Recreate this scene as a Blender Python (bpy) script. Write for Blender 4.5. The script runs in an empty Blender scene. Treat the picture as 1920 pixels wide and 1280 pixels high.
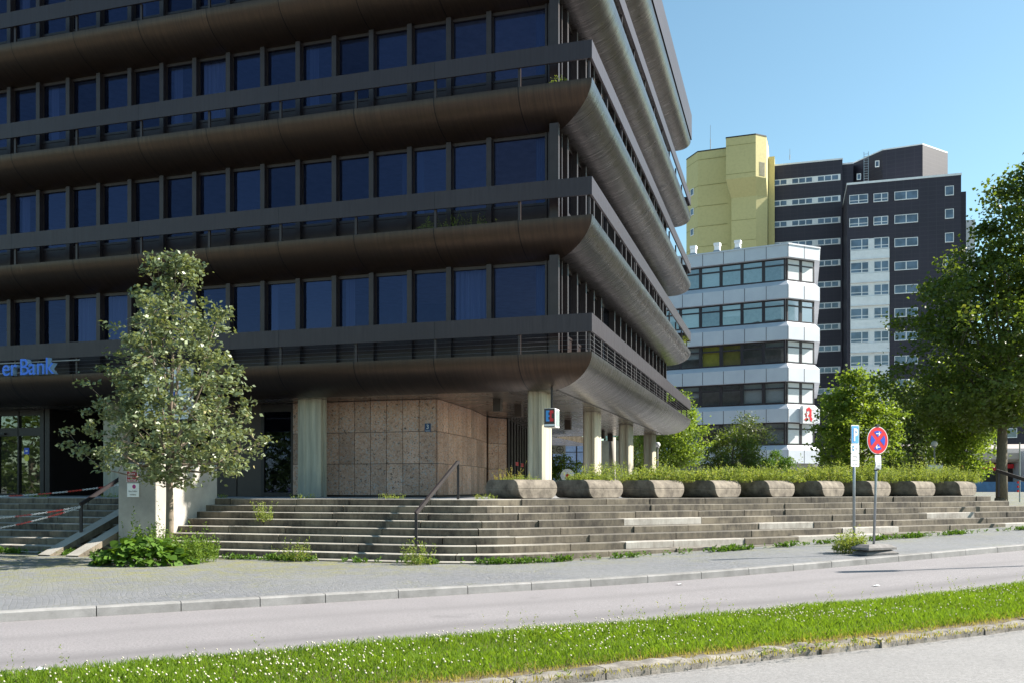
import bpy, math, random
import numpy as np
from mathutils import Vector, Matrix
R = math.radians
rnd = random.Random(7)
rng = np.random.default_rng(11)
sc = bpy.context.scene
# ------------------------------------------------------------------ camera
cd = bpy.data.cameras.new('camera'); cam = bpy.data.objects.new('camera', cd)
sc.collection.objects.link(cam); sc.camera = cam
cam.location = (0, 0, 1.6); cam.rotation_euler = (R(90), 0, 0)
cd.sensor_width = 36; cd.lens = 1713/1920*36; cd.shift_y = (912-640)/1920
cd.clip_start = .1; cd.clip_end = 6000
# ------------------------------------------------------------------ light
SUN_EL, SUN_AZ = R(38), math.atan2(.993, .12)       # azimuth measured from +Y towards +X
sd = Vector((math.sin(SUN_AZ)*math.cos(SUN_EL), math.cos(SUN_AZ)*math.cos(SUN_EL), math.sin(SUN_EL)))
w = bpy.data.worlds.new('World'); sc.world = w; w.use_nodes = True
nt = w.node_tree; bg = nt.nodes['Background']
sky = nt.nodes.new('ShaderNodeTexSky'); sky.sky_type = 'NISHITA'; sky.sun_disc = False
sky.sun_elevation = SUN_EL; sky.sun_rotation = SUN_AZ; sky.air_density = 1.0; sky.dust_density = .5; sky.ozone_density = 1.0
tint = nt.nodes.new('ShaderNodeMix'); tint.data_type = 'RGBA'; tint.blend_type = 'MULTIPLY'; tint.inputs[0].default_value = 1; tint.inputs[7].default_value = (.88, 1.06, .96, 1)
nt.links.new(sky.outputs[0], tint.inputs[6]); nt.links.new(tint.outputs[2], bg.inputs[0]); bg.inputs[1].default_value = .078
sl = bpy.data.lights.new('sun', 'SUN'); sl.energy = 5.0; sl.angle = R(.53); sl.color = (1, .94, .84)
so = bpy.data.objects.new('sun', sl); sc.collection.objects.link(so)
so.rotation_euler = sd.to_track_quat('Z', 'Y').to_euler()
sc.view_settings.view_transform = 'Standard'; sc.view_settings.look = 'None'
sc.view_settings.exposure = 1.42; sc.view_settings.gamma = 1
sc.render.engine = 'CYCLES'
sc.cycles.max_bounces = 6; sc.cycles.transparent_max_bounces = 12; sc.cycles.use_denoising = True
sc.cycles.caustics_reflective = False; sc.cycles.caustics_refractive = False

# ------------------------------------------------------------------ materials
def nmat(name):
    m = bpy.data.materials.new(name); m.use_nodes = True
    t = m.node_tree; return m, t, t.nodes['Principled BSDF']
def N(t, typ, **k):
    n = t.nodes.new(typ)
    for a, b in k.items(): setattr(n, a, b)
    return n
def mathn(t, op, a, b=None, clamp=False):
    n = N(t, 'ShaderNodeMath', operation=op); n.use_clamp = clamp
    for i, v in enumerate((a, b)):
        if v is None: continue
        if isinstance(v, (int, float)): n.inputs[i].default_value = v
        else: t.links.new(v, n.inputs[i])
    return n.outputs[0]
def mixc(t, f, a, b, mode='MIX'):
    n = N(t, 'ShaderNodeMix', data_type='RGBA', blend_type=mode)
    for s, v in ((n.inputs[0], f), (n.inputs[6], a), (n.inputs[7], b)):
        if isinstance(v, (int, float)): s.default_value = v
        elif isinstance(v, tuple): s.default_value = (*v[:3], 1)
        else: t.links.new(v, s)
    return n.outputs[2]
def coords(t, scale=(1, 1, 1), src='Object'):
    if src == 'Object': o = N(t, 'ShaderNodeTexCoord').outputs['Object']
    elif src == 'World': o = N(t, 'ShaderNodeNewGeometry').outputs['Position']
    else: o = N(t, 'ShaderNodeAttribute', attribute_name=src).outputs['Vector']
    m = N(t, 'ShaderNodeMapping'); m.inputs['Scale'].default_value = scale
    t.links.new(o, m.inputs[0]); return m.outputs[0]
def noise(t, vec, scale, detail=4, rough=.6):
    n = N(t, 'ShaderNodeTexNoise'); n.inputs['Scale'].default_value = scale
    n.inputs['Detail'].default_value = detail; n.inputs['Roughness'].default_value = rough
    t.links.new(vec, n.inputs['Vector']); return n.outputs['Fac']
def ramp(t, f, lo, hi):
    n = N(t, 'ShaderNodeMapRange'); n.inputs[1].default_value = lo; n.inputs[2].default_value = hi
    t.links.new(f, n.inputs[0]); return n.outputs[0]
def bump(t, h, strength, dist=.01):
    b = N(t, 'ShaderNodeBump'); b.inputs['Strength'].default_value = strength; b.inputs['Distance'].default_value = dist
    t.links.new(h, b.inputs['Height']); return b.outputs[0]
def tone_of(t): return N(t, 'ShaderNodeAttribute', attribute_name='tone').outputs['Fac']

def pm(name, c, rough=.6, metal=0, c2=None, scale=3, fine=40, bmp=.15, tone=False, src='Object', stretch=(1, 1, 1), spec=.5, amt=1.0):
    """generic surface: blotches between c and c2, fine grain bump, optional per-piece tone"""
    m, t, p = nmat(name)
    v = coords(t, stretch, src)
    c2 = c2 or tuple(x*.72 for x in c)
    f = ramp(t, noise(t, v, scale, 5, .65), .35, .68)
    f = mathn(t, 'MULTIPLY', f, amt)
    col = mixc(t, f, c, c2)
    g = noise(t, v, fine, 3, .7)
    col = mixc(t, mathn(t, 'MULTIPLY', ramp(t, g, .45, .75), .25), col, tuple(x*.55 for x in c))
    if tone:
        k = N(t, 'ShaderNodeCombineColor'); tt = tone_of(t)
        for i in range(3): t.links.new(tt, k.inputs[i])
        col = mixc(t, 1.0, col, k.outputs[0], 'MULTIPLY')
    t.links.new(col, p.inputs['Base Color'])
    p.inputs['Roughness'].default_value = rough; p.inputs['Metallic'].default_value = metal
    p.inputs['Specular IOR Level'].default_value = spec
    if bmp: t.links.new(bump(t, g, bmp, .01), p.inputs['Normal'])
    return m

def bronze(name, c, c2, rough, seam, metal=.85, soff=0.0, wave=.25, jw=.014):
    """brushed anodised cladding; attribute lp = (length along, position across, 0)"""
    m, t, p = nmat(name)
    a = N(t, 'ShaderNodeAttribute', attribute_name='lp'); sx = N(t, 'ShaderNodeSeparateXYZ'); t.links.new(a.outputs['Vector'], sx.inputs[0])
    L, V = sx.outputs[0], sx.outputs[1]
    v = coords(t, (1, 1, 1), 'lp')
    vs = coords(t, (14, .55, 1), 'lp'); vs2 = coords(t, (60, 1.2, 1), 'lp')
    st = noise(t, vs, 1, 6, .7); st2 = noise(t, vs2, 1, 4, .7)
    bl = noise(t, coords(t, (.35, .8, 1), 'lp'), 1, 3)
    q = mathn(t, 'DIVIDE', mathn(t, 'SUBTRACT', L, soff), seam)
    wn = N(t, 'ShaderNodeTexWhiteNoise', noise_dimensions='1D'); t.links.new(mathn(t, 'FLOOR', q), wn.inputs['W'])
    fr = mathn(t, 'FRACT', q)
    line = mathn(t, 'LESS_THAN', fr, jw/seam)
    col = mixc(t, ramp(t, st, .38, .66), c, c2)
    col = mixc(t, mathn(t, 'MULTIPLY', ramp(t, bl, .4, .65), .5), col, c2)
    col = mixc(t, mathn(t, 'MULTIPLY', wn.outputs['Value'], .5), col, tuple(x*.72 for x in c))
    col = mixc(t, mathn(t, 'MULTIPLY', line, .85), col, (.01, .01, .012))
    # pale bird / rain marks
    d1 = mathn(t, 'GREATER_THAN', noise(t, coords(t, (26, .9, 1), 'lp'), 1, 2), .80)
    col = mixc(t, mathn(t, 'MULTIPLY', d1, .35), col, (.5, .5, .5))
    t.links.new(col, p.inputs['Base Color']); p.inputs['Metallic'].default_value = metal
    r = mathn(t, 'ADD', mathn(t, 'MULTIPLY', st, .30), rough-.15)
    t.links.new(r, p.inputs['Roughness'])
    h = mathn(t, 'ADD', mathn(t, 'MULTIPLY', st2, .5), mathn(t, 'MULTIPLY', noise(t, coords(t, (1.7, .45, 1), 'lp'), 1, 3), 6.5))
    t.links.new(bump(t, h, wave, .012), p.inputs['Normal'])
    return m

def glass(name, tint, refl, rcol, rough=.015, wav=.12):
    m, t, p = nmat(name); t.nodes.remove(p); out = t.nodes['Material Output']
    tr = N(t, 'ShaderNodeBsdfTransparent'); tr.inputs[0].default_value = (*tint, 1)
    gl = N(t, 'ShaderNodeBsdfGlossy'); oi = N(t, 'ShaderNodeObjectInfo').outputs['Random']
    t.links.new(mixc(t, oi, tuple(x*.62 for x in rcol), tuple(min(1, x*1.3) for x in rcol)), gl.inputs['Color']); t.links.new(mixc(t, oi, tint, tuple(x*.7 for x in tint)), tr.inputs[0]); gl.inputs['Roughness'].default_value = rough
    fr = N(t, 'ShaderNodeLayerWeight'); fr.inputs['Blend'].default_value = .5
    f = mathn(t, 'ADD', mathn(t, 'MULTIPLY', mathn(t, 'POWER', fr.outputs['Facing'], 5.0), .9), refl+.04, True)
    mx = N(t, 'ShaderNodeMixShader'); t.links.new(f, mx.inputs[0]); t.links.new(tr.outputs[0], mx.inputs[1]); t.links.new(gl.outputs[0], mx.inputs[2])
    b = bump(t, noise(t, coords(t, (1, 1, 1), 'World'), .9, 2), wav, .02); t.links.new(b, gl.inputs['Normal'])
    t.links.new(mx.outputs[0], out.inputs['Surface']); return m

def leafm(name, c, c2, trans=.35, rough=.45, spec=.4, c3=None):
    m, t, p = nmat(name); out = t.nodes['Material Output']
    tt = tone_of(t); col = mixc(t, tt, c, c2)
    if c3: col = mixc(t, ramp(t, tt, .86, .9), col, c3)
    t.links.new(col, p.inputs['Base Color']); p.inputs['Roughness'].default_value = rough; p.inputs['Specular IOR Level'].default_value = spec
    tl = N(t, 'ShaderNodeBsdfTranslucent'); col2 = mixc(t, .5, col, (c2[0]*2.0, c2[1]*1.9, c2[2]*.5)); t.links.new(col2, tl.inputs[0])
    mx = N(t, 'ShaderNodeMixShader'); mx.inputs[0].default_value = trans
    t.links.new(p.outputs[0], mx.inputs[1]); t.links.new(tl.outputs[0], mx.inputs[2]); t.links.new(mx.outputs[0], out.inputs['Surface'])
    return m

M = {}
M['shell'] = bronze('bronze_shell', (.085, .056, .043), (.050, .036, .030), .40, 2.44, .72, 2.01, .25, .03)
M['shell_lit'] = bronze('bronze_shell_lit', (.22, .195, .185), (.085, .073, .07), .30, 2.44, .9, 1.0, .42, .028)  # same bronze as the front, colour lightened to carry the sunlit side's reflections
M['band'] = bronze('bronze_band', (.060, .046, .050), (.046, .036, .040), .46, 4.88, .55, 4.43)
M['frame'] = pm('window_frame_metal', (.056, .041, .040), .42, .5, bmp=.03, scale=2)
M['darkmetal'] = pm('dark_metal', (.03, .022, .022), .45, .3, bmp=.03)
M['steel'] = pm('thin_steel', (.35, .33, .32), .35, .9, bmp=0)
M['glass'] = glass('tinted_window_glass', (.32, .37, .54), .04, (.28, .34, .66))
M['glass_side'] = glass('side_window_glass', (.2, .22, .28), .1, (.6, .65, .8))
M['glass_clear'] = glass('shop_glass', (.30, .32, .33), .22, (.8, .85, .8))
M['curtain'] = pm('curtain', (.62, .65, .66), .9, bmp=0, scale=1, stretch=(18, 18, .4), c2=(.45, .47, .55))
M['interior'] = pm('interior_grey', (.22, .22, .24), .9, bmp=0)
M['brownpanel'] = pm('brown_panel', (.065, .045, .038), .5, .2, bmp=.03, scale=1.5)
M['slab'] = pm('ceiling_white', (.55, .55, .55), .9, bmp=0)
def stepm():
    m, t, p = nmat('step_stone'); v = coords(t, (1, 1, 1), 'World'); tt = tone_of(t)
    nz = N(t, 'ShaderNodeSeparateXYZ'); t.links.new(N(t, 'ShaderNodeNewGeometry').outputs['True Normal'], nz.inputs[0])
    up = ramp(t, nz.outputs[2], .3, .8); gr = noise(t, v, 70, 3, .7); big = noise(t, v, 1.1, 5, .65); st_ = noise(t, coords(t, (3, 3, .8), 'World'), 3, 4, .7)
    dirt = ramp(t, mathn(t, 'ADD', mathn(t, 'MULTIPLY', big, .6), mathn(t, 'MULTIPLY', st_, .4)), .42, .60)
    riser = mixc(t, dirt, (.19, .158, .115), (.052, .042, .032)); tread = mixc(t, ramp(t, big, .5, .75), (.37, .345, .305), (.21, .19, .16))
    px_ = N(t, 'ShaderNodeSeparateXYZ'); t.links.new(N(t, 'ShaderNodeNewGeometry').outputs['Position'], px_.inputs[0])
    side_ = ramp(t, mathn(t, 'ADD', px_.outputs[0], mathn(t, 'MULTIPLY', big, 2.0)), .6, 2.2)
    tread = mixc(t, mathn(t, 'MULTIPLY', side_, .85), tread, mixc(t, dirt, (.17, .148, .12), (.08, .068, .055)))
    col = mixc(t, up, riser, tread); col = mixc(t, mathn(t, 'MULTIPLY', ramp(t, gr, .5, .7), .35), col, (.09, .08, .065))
    pale_block = mathn(t, 'GREATER_THAN', tt, 1.5); col = mixc(t, pale_block, col, mixc(t, dirt, (.23, .215, .195), (.14, .125, .11)))
    k = N(t, 'ShaderNodeCombineColor')
    for i in range(3): t.links.new(tt, k.inputs[i])
    t.links.new(mixc(t, 1.0, col, k.outputs[0], 'MULTIPLY'), p.inputs['Base Color']); p.inputs['Roughness'].default_value = .85
    t.links.new(bump(t, mathn(t, 'ADD', gr, st_), .4, .01), p.inputs['Normal']); return m
M['steps'] = stepm()
M['concrete'] = pm('exposed_concrete', (.42, .39, .35), .85, c2=(.28, .265, .245), scale=1.4, fine=60, bmp=.3, src='World')
M['column'] = pm('column_concrete', (.60, .535, .41), .8, c2=(.33, .30, .235), scale=1.2, fine=30, bmp=.15, stretch=(5, 5, .35))
M['planter'] = pm('planter_concrete', (.235, .20, .16), .9, c2=(.07, .057, .045), scale=3.8, fine=45, bmp=.3, src='World')
M['kerb'] = pm('kerb_granite', (.29, .28, .275), .8, c2=(.17, .165, .16), scale=2.2, fine=70, bmp=.35, tone=True, src='World')
M['kerb_old'] = pm('old_kerb_granite', (.28, .255, .225), .9, c2=(.075, .062, .05), scale=4, fine=50, bmp=.6, tone=True, src='World')
M['soil'] = pm('soil', (.16, .115, .07), .95, c2=(.09, .07, .04), scale=6, bmp=.5)
M['bark'] = pm('bark', (.17, .14, .10), .9, c2=(.08, .065, .05), scale=9, fine=50, bmp=.6, stretch=(3, 3, .6))
M['bark_grey'] = pm('pale_bark', (.24, .19, .14), .9, c2=(.12, .095, .075), scale=9, fine=50, bmp=.5, stretch=(2, 2, .7))
M['white'] = pm('white_paint', (.78, .79, .8), .5, bmp=.02, c2=(.68, .69, .7), scale=2)
M['silver'] = pm('silver_panel', (.58, .60, .65), .5, .1, c2=(.51, .53, .59), bmp=.02, scale=.6)
M['offwin'] = pm('office_window_frame', (.045, .035, .04), .45, .3, bmp=0)
M['offglass'] = glass('office_glass', (.80, .84, .86), .20, (.7, .85, .95))
M['yellow'] = pm('yellow_panel', (.56, .49, .23), .8, c2=(.52, .455, .215), scale=.12, fine=3, bmp=.02)
M['purple'] = None
M['galv'] = pm('galvanised_steel', (.38, .40, .43), .4, .7, bmp=.05)
M['signwhite'] = pm('sign_white', (.85, .85, .85), .4, bmp=0, c2=(.8, .8, .8))
M['signblue'] = pm('sign_blue', (.05, .30, .72), .4, bmp=0, c2=(.05, .28, .68))
M['signdeep'] = pm('sign_deep_blue', (.01, .07, .55), .4, bmp=0, c2=(.01, .06, .5))
M['signred'] = pm('sign_red', (.68, .01, .02), .4, bmp=0, c2=(.6, .01, .02))
M['black'] = pm('black_plastic', (.02, .02, .022), .5, bmp=0)
M['grey'] = pm('grey_paint', (.3, .3, .3), .6, bmp=0)
M['letter'] = pm('blue_letter', (.02, .16, .80), .35, bmp=0, c2=(.02, .15, .75))
M['letterside'] = pm('blue_letter_side', (.35, .52, .72), .4, bmp=0)
M['redplastic'] = pm('red_plastic', (.65, .05, .02), .4, bmp=0)
M['whiteplastic'] = pm('white_plastic', (.8, .8, .8), .4, bmp=0)
M['leaf_beam'] = leafm('whitebeam_leaf', (.036, .064, .032), (.24, .28, .145), .22, .40, .5, (.36, .31, .15))
M['leaf_maple'] = leafm('maple_leaf', (.04, .078, .018), (.13, .18, .028), .42, .45, .4, (.23, .21, .045))
M['leaf_bright'] = leafm('bright_leaf', (.085, .15, .022), (.21, .29, .05), .42, .5, .3)
M['leaf_dark'] = leafm('dark_leaf', (.038, .072, .02), (.11, .15, .04), .35, .45, .4)
M['leaf_shrub'] = leafm('shrub_leaf', (.045, .10, .014), (.11, .20, .028), .3, .6, .2)
M['weed'] = leafm('weed_leaf', (.10, .155, .035), (.25, .30, .08), .4, .6, .2, (.42, .34, .14))
M['greenweed'] = leafm('green_weed_leaf', (.05, .11, .015), (.17, .25, .04), .35, .6, .2)
M['grass'] = leafm('grass_blade', (.05, .115, .008), (.185, .29, .028), .42, .6, .2)
M['drygrass'] = leafm('dry_grass', (.20, .22, .05), (.36, .30, .10), .35, .7, .2)
M['flower'] = pm('clover_white', (.62, .57, .44), .8, bmp=0)

def purple():
    m, t, p = nmat('dark_slate_tiles')
    v = N(t, 'ShaderNodeTexCoord').outputs['Object']
    sp = N(t, 'ShaderNodeSeparateXYZ'); t.links.new(v, sp.inputs[0])
    def cell(o, s): return mathn(t, 'FRACT', mathn(t, 'MULTIPLY', o, s))
    h = mathn(t, 'ADD', sp.outputs[0], sp.outputs[1])
    a = mathn(t, 'LESS_THAN', cell(h, 1.1), .07); b = mathn(t, 'LESS_THAN', cell(sp.outputs[2], 1.9), .12)
    j = mathn(t, 'MAXIMUM', a, b)
    base = mixc(t, ramp(t, noise(t, v, .35, 4), .35, .65), (.026, .021, .036), (.020, .017, .029))
    t.links.new(mixc(t, mathn(t, 'MULTIPLY', j, .55), base, (.045, .04, .05)), p.inputs['Base Color'])
    p.inputs['Roughness'].default_value = .6; return m
M['purple'] = purple()

def pebble():
    m, t, p = nmat('nagelfluh_stone'); v = coords(t, (1, 1, 1), 'World')
    vo = N(t, 'ShaderNodeTexVoronoi'); vo.inputs['Scale'].default_value = 24; t.links.new(v, vo.inputs['Vector'])
    cr = N(t, 'ShaderNodeSeparateColor'); t.links.new(vo.outputs['Color'], cr.inputs[0])
    col = mixc(t, cr.outputs[0], (.52, .30, .215), (.66, .45, .355))
    col = mixc(t, mathn(t, 'MULTIPLY', mathn(t, 'GREATER_THAN', cr.outputs[1], .86), .7), col, (.46, .44, .44))
    pit = ramp(t, noise(t, v, 15, 3, .75), .585, .64)
    col = mixc(t, mathn(t, 'MULTIPLY', pit, .85), col, (.035, .02, .018))
    col = mixc(t, mathn(t, 'MULTIPLY', ramp(t, noise(t, v, 1.1, 3), .4, .7), .35), col, (.25, .14, .08))
    k = N(t, 'ShaderNodeCombineColor'); tt = tone_of(t)
    for i in range(3): t.links.new(tt, k.inputs[i])
    col = mixc(t, 1.0, col, k.outputs[0], 'MULTIPLY')
    t.links.new(col, p.inputs['Base Color']); p.inputs['Roughness'].default_value = .8
    t.links.new(bump(t, mathn(t, 'SUBTRACT', 1, pit), .5, .01), p.inputs['Normal']); return m
M['pebble'] = pebble()

def setts():
    m, t, p = nmat('granite_setts'); g = N(t, 'ShaderNodeNewGeometry').outputs['Position']
    mp = N(t, 'ShaderNodeMapping'); mp.inputs['Rotation'].default_value = (0, 0, R(-27)); t.links.new(g, mp.inputs[0])
    nz = N(t, 'ShaderNodeTexNoise'); nz.inputs['Scale'].default_value = .8; t.links.new(mp.outputs[0], nz.inputs['Vector'])
    ad = N(t, 'ShaderNodeMix', data_type='RGBA', blend_type='ADD'); ad.inputs[0].default_value = .25
    t.links.new(mp.outputs[0], ad.inputs[6]); t.links.new(nz.outputs['Color'], ad.inputs[7])
    br = N(t, 'ShaderNodeTexVoronoi', feature='DISTANCE_TO_EDGE'); br.inputs['Scale'].default_value = 13; br.inputs['Randomness'].default_value = .38
    t.links.new(ad.outputs[2], br.inputs['Vector'])
    vc = N(t, 'ShaderNodeTexVoronoi'); vc.inputs['Scale'].default_value = 13; vc.inputs['Randomness'].default_value = .38
    t.links.new(ad.outputs[2], vc.inputs['Vector']); s = N(t, 'ShaderNodeSeparateColor'); t.links.new(vc.outputs['Color'], s.inputs[0])
    stone = mixc(t, s.outputs[0], (.18, .182, .197), (.13, .134, .147))
    stone = mixc(t, mathn(t, 'MULTIPLY', ramp(t, noise(t, g, .35, 5), .4, .65), .35), stone, (.24, .24, .235))
    joint = mathn(t, 'SUBTRACT', 1, ramp(t, br.outputs['Distance'], .02, .10))
    # moss / dry growth in the joints, patchy, denser close to the stairs
    dn = N(t, 'ShaderNodeVectorMath', operation='DOT_PRODUCT'); dn.inputs[1].default_value = (-.462, .887, 0); t.links.new(g, dn.inputs[0])
    near = ramp(t, dn.outputs['Value'], 15.0, 18.2)
    mz = ramp(t, mathn(t, 'ADD', noise(t, g, .9, 6, .7), mathn(t, 'MULTIPLY', near, .22)), .50, .70)
    jc = mixc(t, mz, (.17, .165, .155), (.17, .17, .055))
    col = mixc(t, mathn(t, 'MULTIPLY', joint, .5), stone, jc)
    col = mixc(t, mathn(t, 'MULTIPLY', mathn(t, 'MULTIPLY', near, ramp(t, noise(t, g, 2.2, 6, .75), .46, .62)), .8), col, (.20, .195, .065))
    t.links.new(col, p.inputs['Base Color']); p.inputs['Roughness'].default_value = .7
    t.links.new(bump(t, mathn(t, 'SUBTRACT', 1, joint), .5, .012), p.inputs['Normal']); return m
M['setts'] = setts()

def asphalt(name, c, band=True):
    m, t, p = nmat(name); g = N(t, 'ShaderNodeNewGeometry').outputs['Position']
    fine = mathn(t, 'ADD', mathn(t, 'MULTIPLY', noise(t, g, 34, 3, .9), .6), mathn(t, 'MULTIPLY', noise(t, g, 110, 2, .8), .4)); med = noise(t, g, .7, 6, .6)
    col = mixc(t, ramp(t, fine, .40, .60), tuple(x*.70 for x in c), tuple(min(1, x*1.30) for x in c))
    col = mixc(t, mathn(t, 'MULTIPLY', ramp(t, med, .4, .65), .35), col, tuple(x*.78 for x in c))
    if band:   # darker worn wheel track along the lane
        dn = N(t, 'ShaderNodeVectorMath', operation='DOT_PRODUCT'); dn.inputs[1].default_value = (-.462, .887, 0); t.links.new(g, dn.inputs[0])
        v = mathn(t, 'ADD', dn.outputs['Value'], mathn(t, 'MULTIPLY', noise(t, g, .25, 2), .8))
        for c0, wd, am in ((10.65, .50, .85), (12.3, .35, .4)):
            d = mathn(t, 'ABSOLUTE', mathn(t, 'SUBTRACT', v, c0))
            col = mixc(t, mathn(t, 'MULTIPLY', mathn(t, 'SUBTRACT', 1, ramp(t, d, 0, wd)), am), col, tuple(x*.66 for x in c))
    for sc_n, th, am_ in ((.55, .66, .4), (3.5, .70, .45)):
        col = mixc(t, mathn(t, 'MULTIPLY', ramp(t, noise(t, g, sc_n, 4, .7), th-.03, th+.02), am_), col, tuple(x*.6 for x in c))
    t.links.new(col, p.inputs['Base Color']); p.inputs['Roughness'].default_value = .85
    t.links.new(bump(t, fine, .5, .008), p.inputs['Normal']); return m
M['asphalt'] = asphalt('worn_asphalt', (.215, .200, .207))
M['asphalt_near'] = asphalt('near_asphalt', (.215, .207, .205), False)
M['plaza'] = pm('plaza_slab', (.30, .30, .31), .8, c2=(.2, .2, .21), scale=.7, fine=20, bmp=.2)
M['farground'] = pm('far_ground', (.22, .215, .21), .9, c2=(.16, .16, .155), scale=.2, fine=6, bmp=0)

def soffitm():
    m, t, p = nmat('soffit_boards'); v = N(t, 'ShaderNodeTexCoord').outputs['Object']
    sp = N(t, 'ShaderNodeSeparateXYZ'); t.links.new(v, sp.inputs[0])
    q = mathn(t, 'MULTIPLY', sp.outputs[1], 5.5)
    wn = N(t, 'ShaderNodeTexWhiteNoise', noise_dimensions='1D'); t.links.new(mathn(t, 'FLOOR', q), wn.inputs['W'])
    col = mixc(t, wn.outputs['Value'], (.20, .16, .13), (.15, .12, .10))
    col = mixc(t, mathn(t, 'LESS_THAN', mathn(t, 'FRACT', q), .07), col, (.03, .025, .02))
    t.links.new(col, p.inputs['Base Color']); p.inputs['Metallic'].default_value = .6
    t.links.new(mathn(t, 'ADD', mathn(t, 'MULTIPLY', noise(t, v, 1.3, 3), .3), .12), p.inputs['Roughness'])
    t.links.new(bump(t, noise(t, coords(t, (.6, 6, 1)), 1.2, 3), .25, .01), p.inputs['Normal']); return m
M['soffit'] = soffitm()

# ------------------------------------------------------------------ mesh helpers
class MB:
    def __init__(s): s.v = []; s.f = []; s.t = []; s.lp = []; s.tone = 1.0
    def add(s, vs, fs, lp=None):
        b = len(s.v); s.v += [tuple(v) for v in vs]; s.f += [tuple(b+i for i in f) for f in fs]
        s.t += [s.tone]*len(vs); s.lp += (lp or [(v[0], v[2], 0) for v in vs]); return s
    def box(s, x0, y0, z0, x1, y1, z1):
        v = [(x0,y0,z0),(x1,y0,z0),(x1,y1,z0),(x0,y1,z0),(x0,y0,z1),(x1,y0,z1),(x1,y1,z1),(x0,y1,z1)]
        return s.add(v, [(0,3,2,1),(4,5,6,7),(0,1,5,4),(1,2,6,5),(2,3,7,6),(3,0,4,7)])
    def bbox(s, x0, y0, z0, x1, y1, z1, b=.01):
        """box with bevelled vertical and top edges"""
        b = min(b, (x1-x0)*.3, (y1-y0)*.3, (z1-z0)*.3)
        pts = [(x0+b,y0),(x1-b,y0),(x1,y0+b),(x1,y1-b),(x1-b,y1),(x0+b,y1),(x0,y1-b),(x0,y0+b)]
        cx, cy = (x0+x1)/2, (y0+y1)/2
        kx, ky = 1-2*b/(x1-x0), 1-2*b/(y1-y0)
        ins = [(cx+(x-cx)*kx, cy+(y-cy)*ky) for x, y in pts]
        rings = [[(x, y, z0) for x, y in pts], [(x, y, z1-b) for x, y in pts], [(x, y, z1) for x, y in ins]]
        return s.rings(rings, True, True)
    def rings(s, rings, cap0=True, cap1=True):
        n = len(rings[0]); v = [p for r in rings for p in r]; f = []
        for k in range(len(rings)-1):
            for i in range(n):
                j = (i+1) % n; f.append((k*n+i, k*n+j, (k+1)*n+j, (k+1)*n+i))
        if cap0: f.append(tuple(reversed(range(n))))
        if cap1: f.append(tuple(range((len(rings)-1)*n, len(rings)*n)))
        return s.add(v, f)
    def prism(s, poly, z0, z1):
        return s.rings([[(x, y, z0) for x, y in poly], [(x, y, z1) for x, y in poly]])
    def tube(s, pts, r0, r1=None, n=8, caps=True):
        r1 = r0 if r1 is None else r1; pts = [Vector(p) for p in pts]; rr = []
        for i, p in enumerate(pts):
            d = (pts[min(i+1, len(pts)-1)]-pts[max(i-1, 0)]).normalized()
            a = d.cross(Vector((.13, .97, .21))).normalized(); b = d.cross(a)
            r = r0+(r1-r0)*i/(len(pts)-1)
            rr.append([tuple(p+(a*math.cos(2*math.pi*k/n)+b*math.sin(2*math.pi*k/n))*r) for k in range(n)])
        return s.rings(rr, caps, caps)
    def bar(s, p, q, w, h):
        p, q = Vector(p), Vector(q); d = (q-p).normalized()
        a = d.cross(Vector((0, 0, 1)))
        a = a.normalized() if a.length > 1e-4 else Vector((1, 0, 0)); b = a.cross(d).normalized()
        rr = [[tuple(c+a*(sx*w/2)+b*(sy*h/2)) for sx, sy in ((-1,-1),(1,-1),(1,1),(-1,1))] for c in (p, q)]
        return s.rings(rr)
    def sphere(s, c, r, n=12, m=8, sz=1):
        rr = []
        for k in range(1, m):
            a = math.pi*k/m - math.pi/2
            rr.append([(c[0]+r*math.cos(a)*math.cos(2*math.pi*i/n), c[1]+r*math.cos(a)*math.sin(2*math.pi*i/n), c[2]+r*sz*math.sin(a)) for i in range(n)])
        return s.rings(rr)
    def mesh(s, name, mat, smooth=False):
        me = bpy.data.meshes.new(name); me.from_pydata(s.v, [], s.f); me.update()
        a = me.attributes.new('tone', 'FLOAT', 'POINT'); a.data.foreach_set('value', s.t)
        a = me.attributes.new('lp', 'FLOAT_VECTOR', 'POINT'); a.data.foreach_set('vector', [c for p in s.lp for c in p])
        if mat: me.materials.append(M[mat] if isinstance(mat, str) else mat)
        if smooth: me.polygons.foreach_set('use_smooth', [True]*len(me.polygons))
        return me
    def obj(s, name, mat, parent=None, smooth=False): return link(name, s.mesh(name, mat, smooth), parent)
def link(name, data, parent=None, loc=None, rz=None):
    o = bpy.data.objects.new(name, data); sc.collection.objects.link(o)
    if parent: o.parent = parent
    if loc: o.location = loc
    if rz is not None: o.rotation_euler[2] = rz
    return o
def npmesh(name, V, F, tone, mat):
    me = bpy.data.meshes.new(name); V = np.asarray(V, np.float32); F = np.asarray(F, np.int32); k = F.shape[1]
    me.vertices.add(len(V)); me.vertices.foreach_set('co', V.ravel())
    me.loops.add(F.size); me.loops.foreach_set('vertex_index', F.ravel())
    me.polygons.add(len(F)); me.polygons.foreach_set('loop_start', np.arange(0, F.size, k, dtype=np.int32))
    me.polygons.foreach_set('loop_total', np.full(len(F), k, np.int32))
    a = me.attributes.new('tone', 'FLOAT', 'POINT'); a.data.foreach_set('value', np.asarray(tone, np.float32))
    me.materials.append(M[mat]); me.update(calc_edges=True); me.validate(); return me
def tag(o, label=None, cat=None, group=None, kind=None):
    for k, v in (('label', label), ('category', cat), ('group', group), ('kind', kind)):
        if v: o[k] = v
    return o
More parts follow.
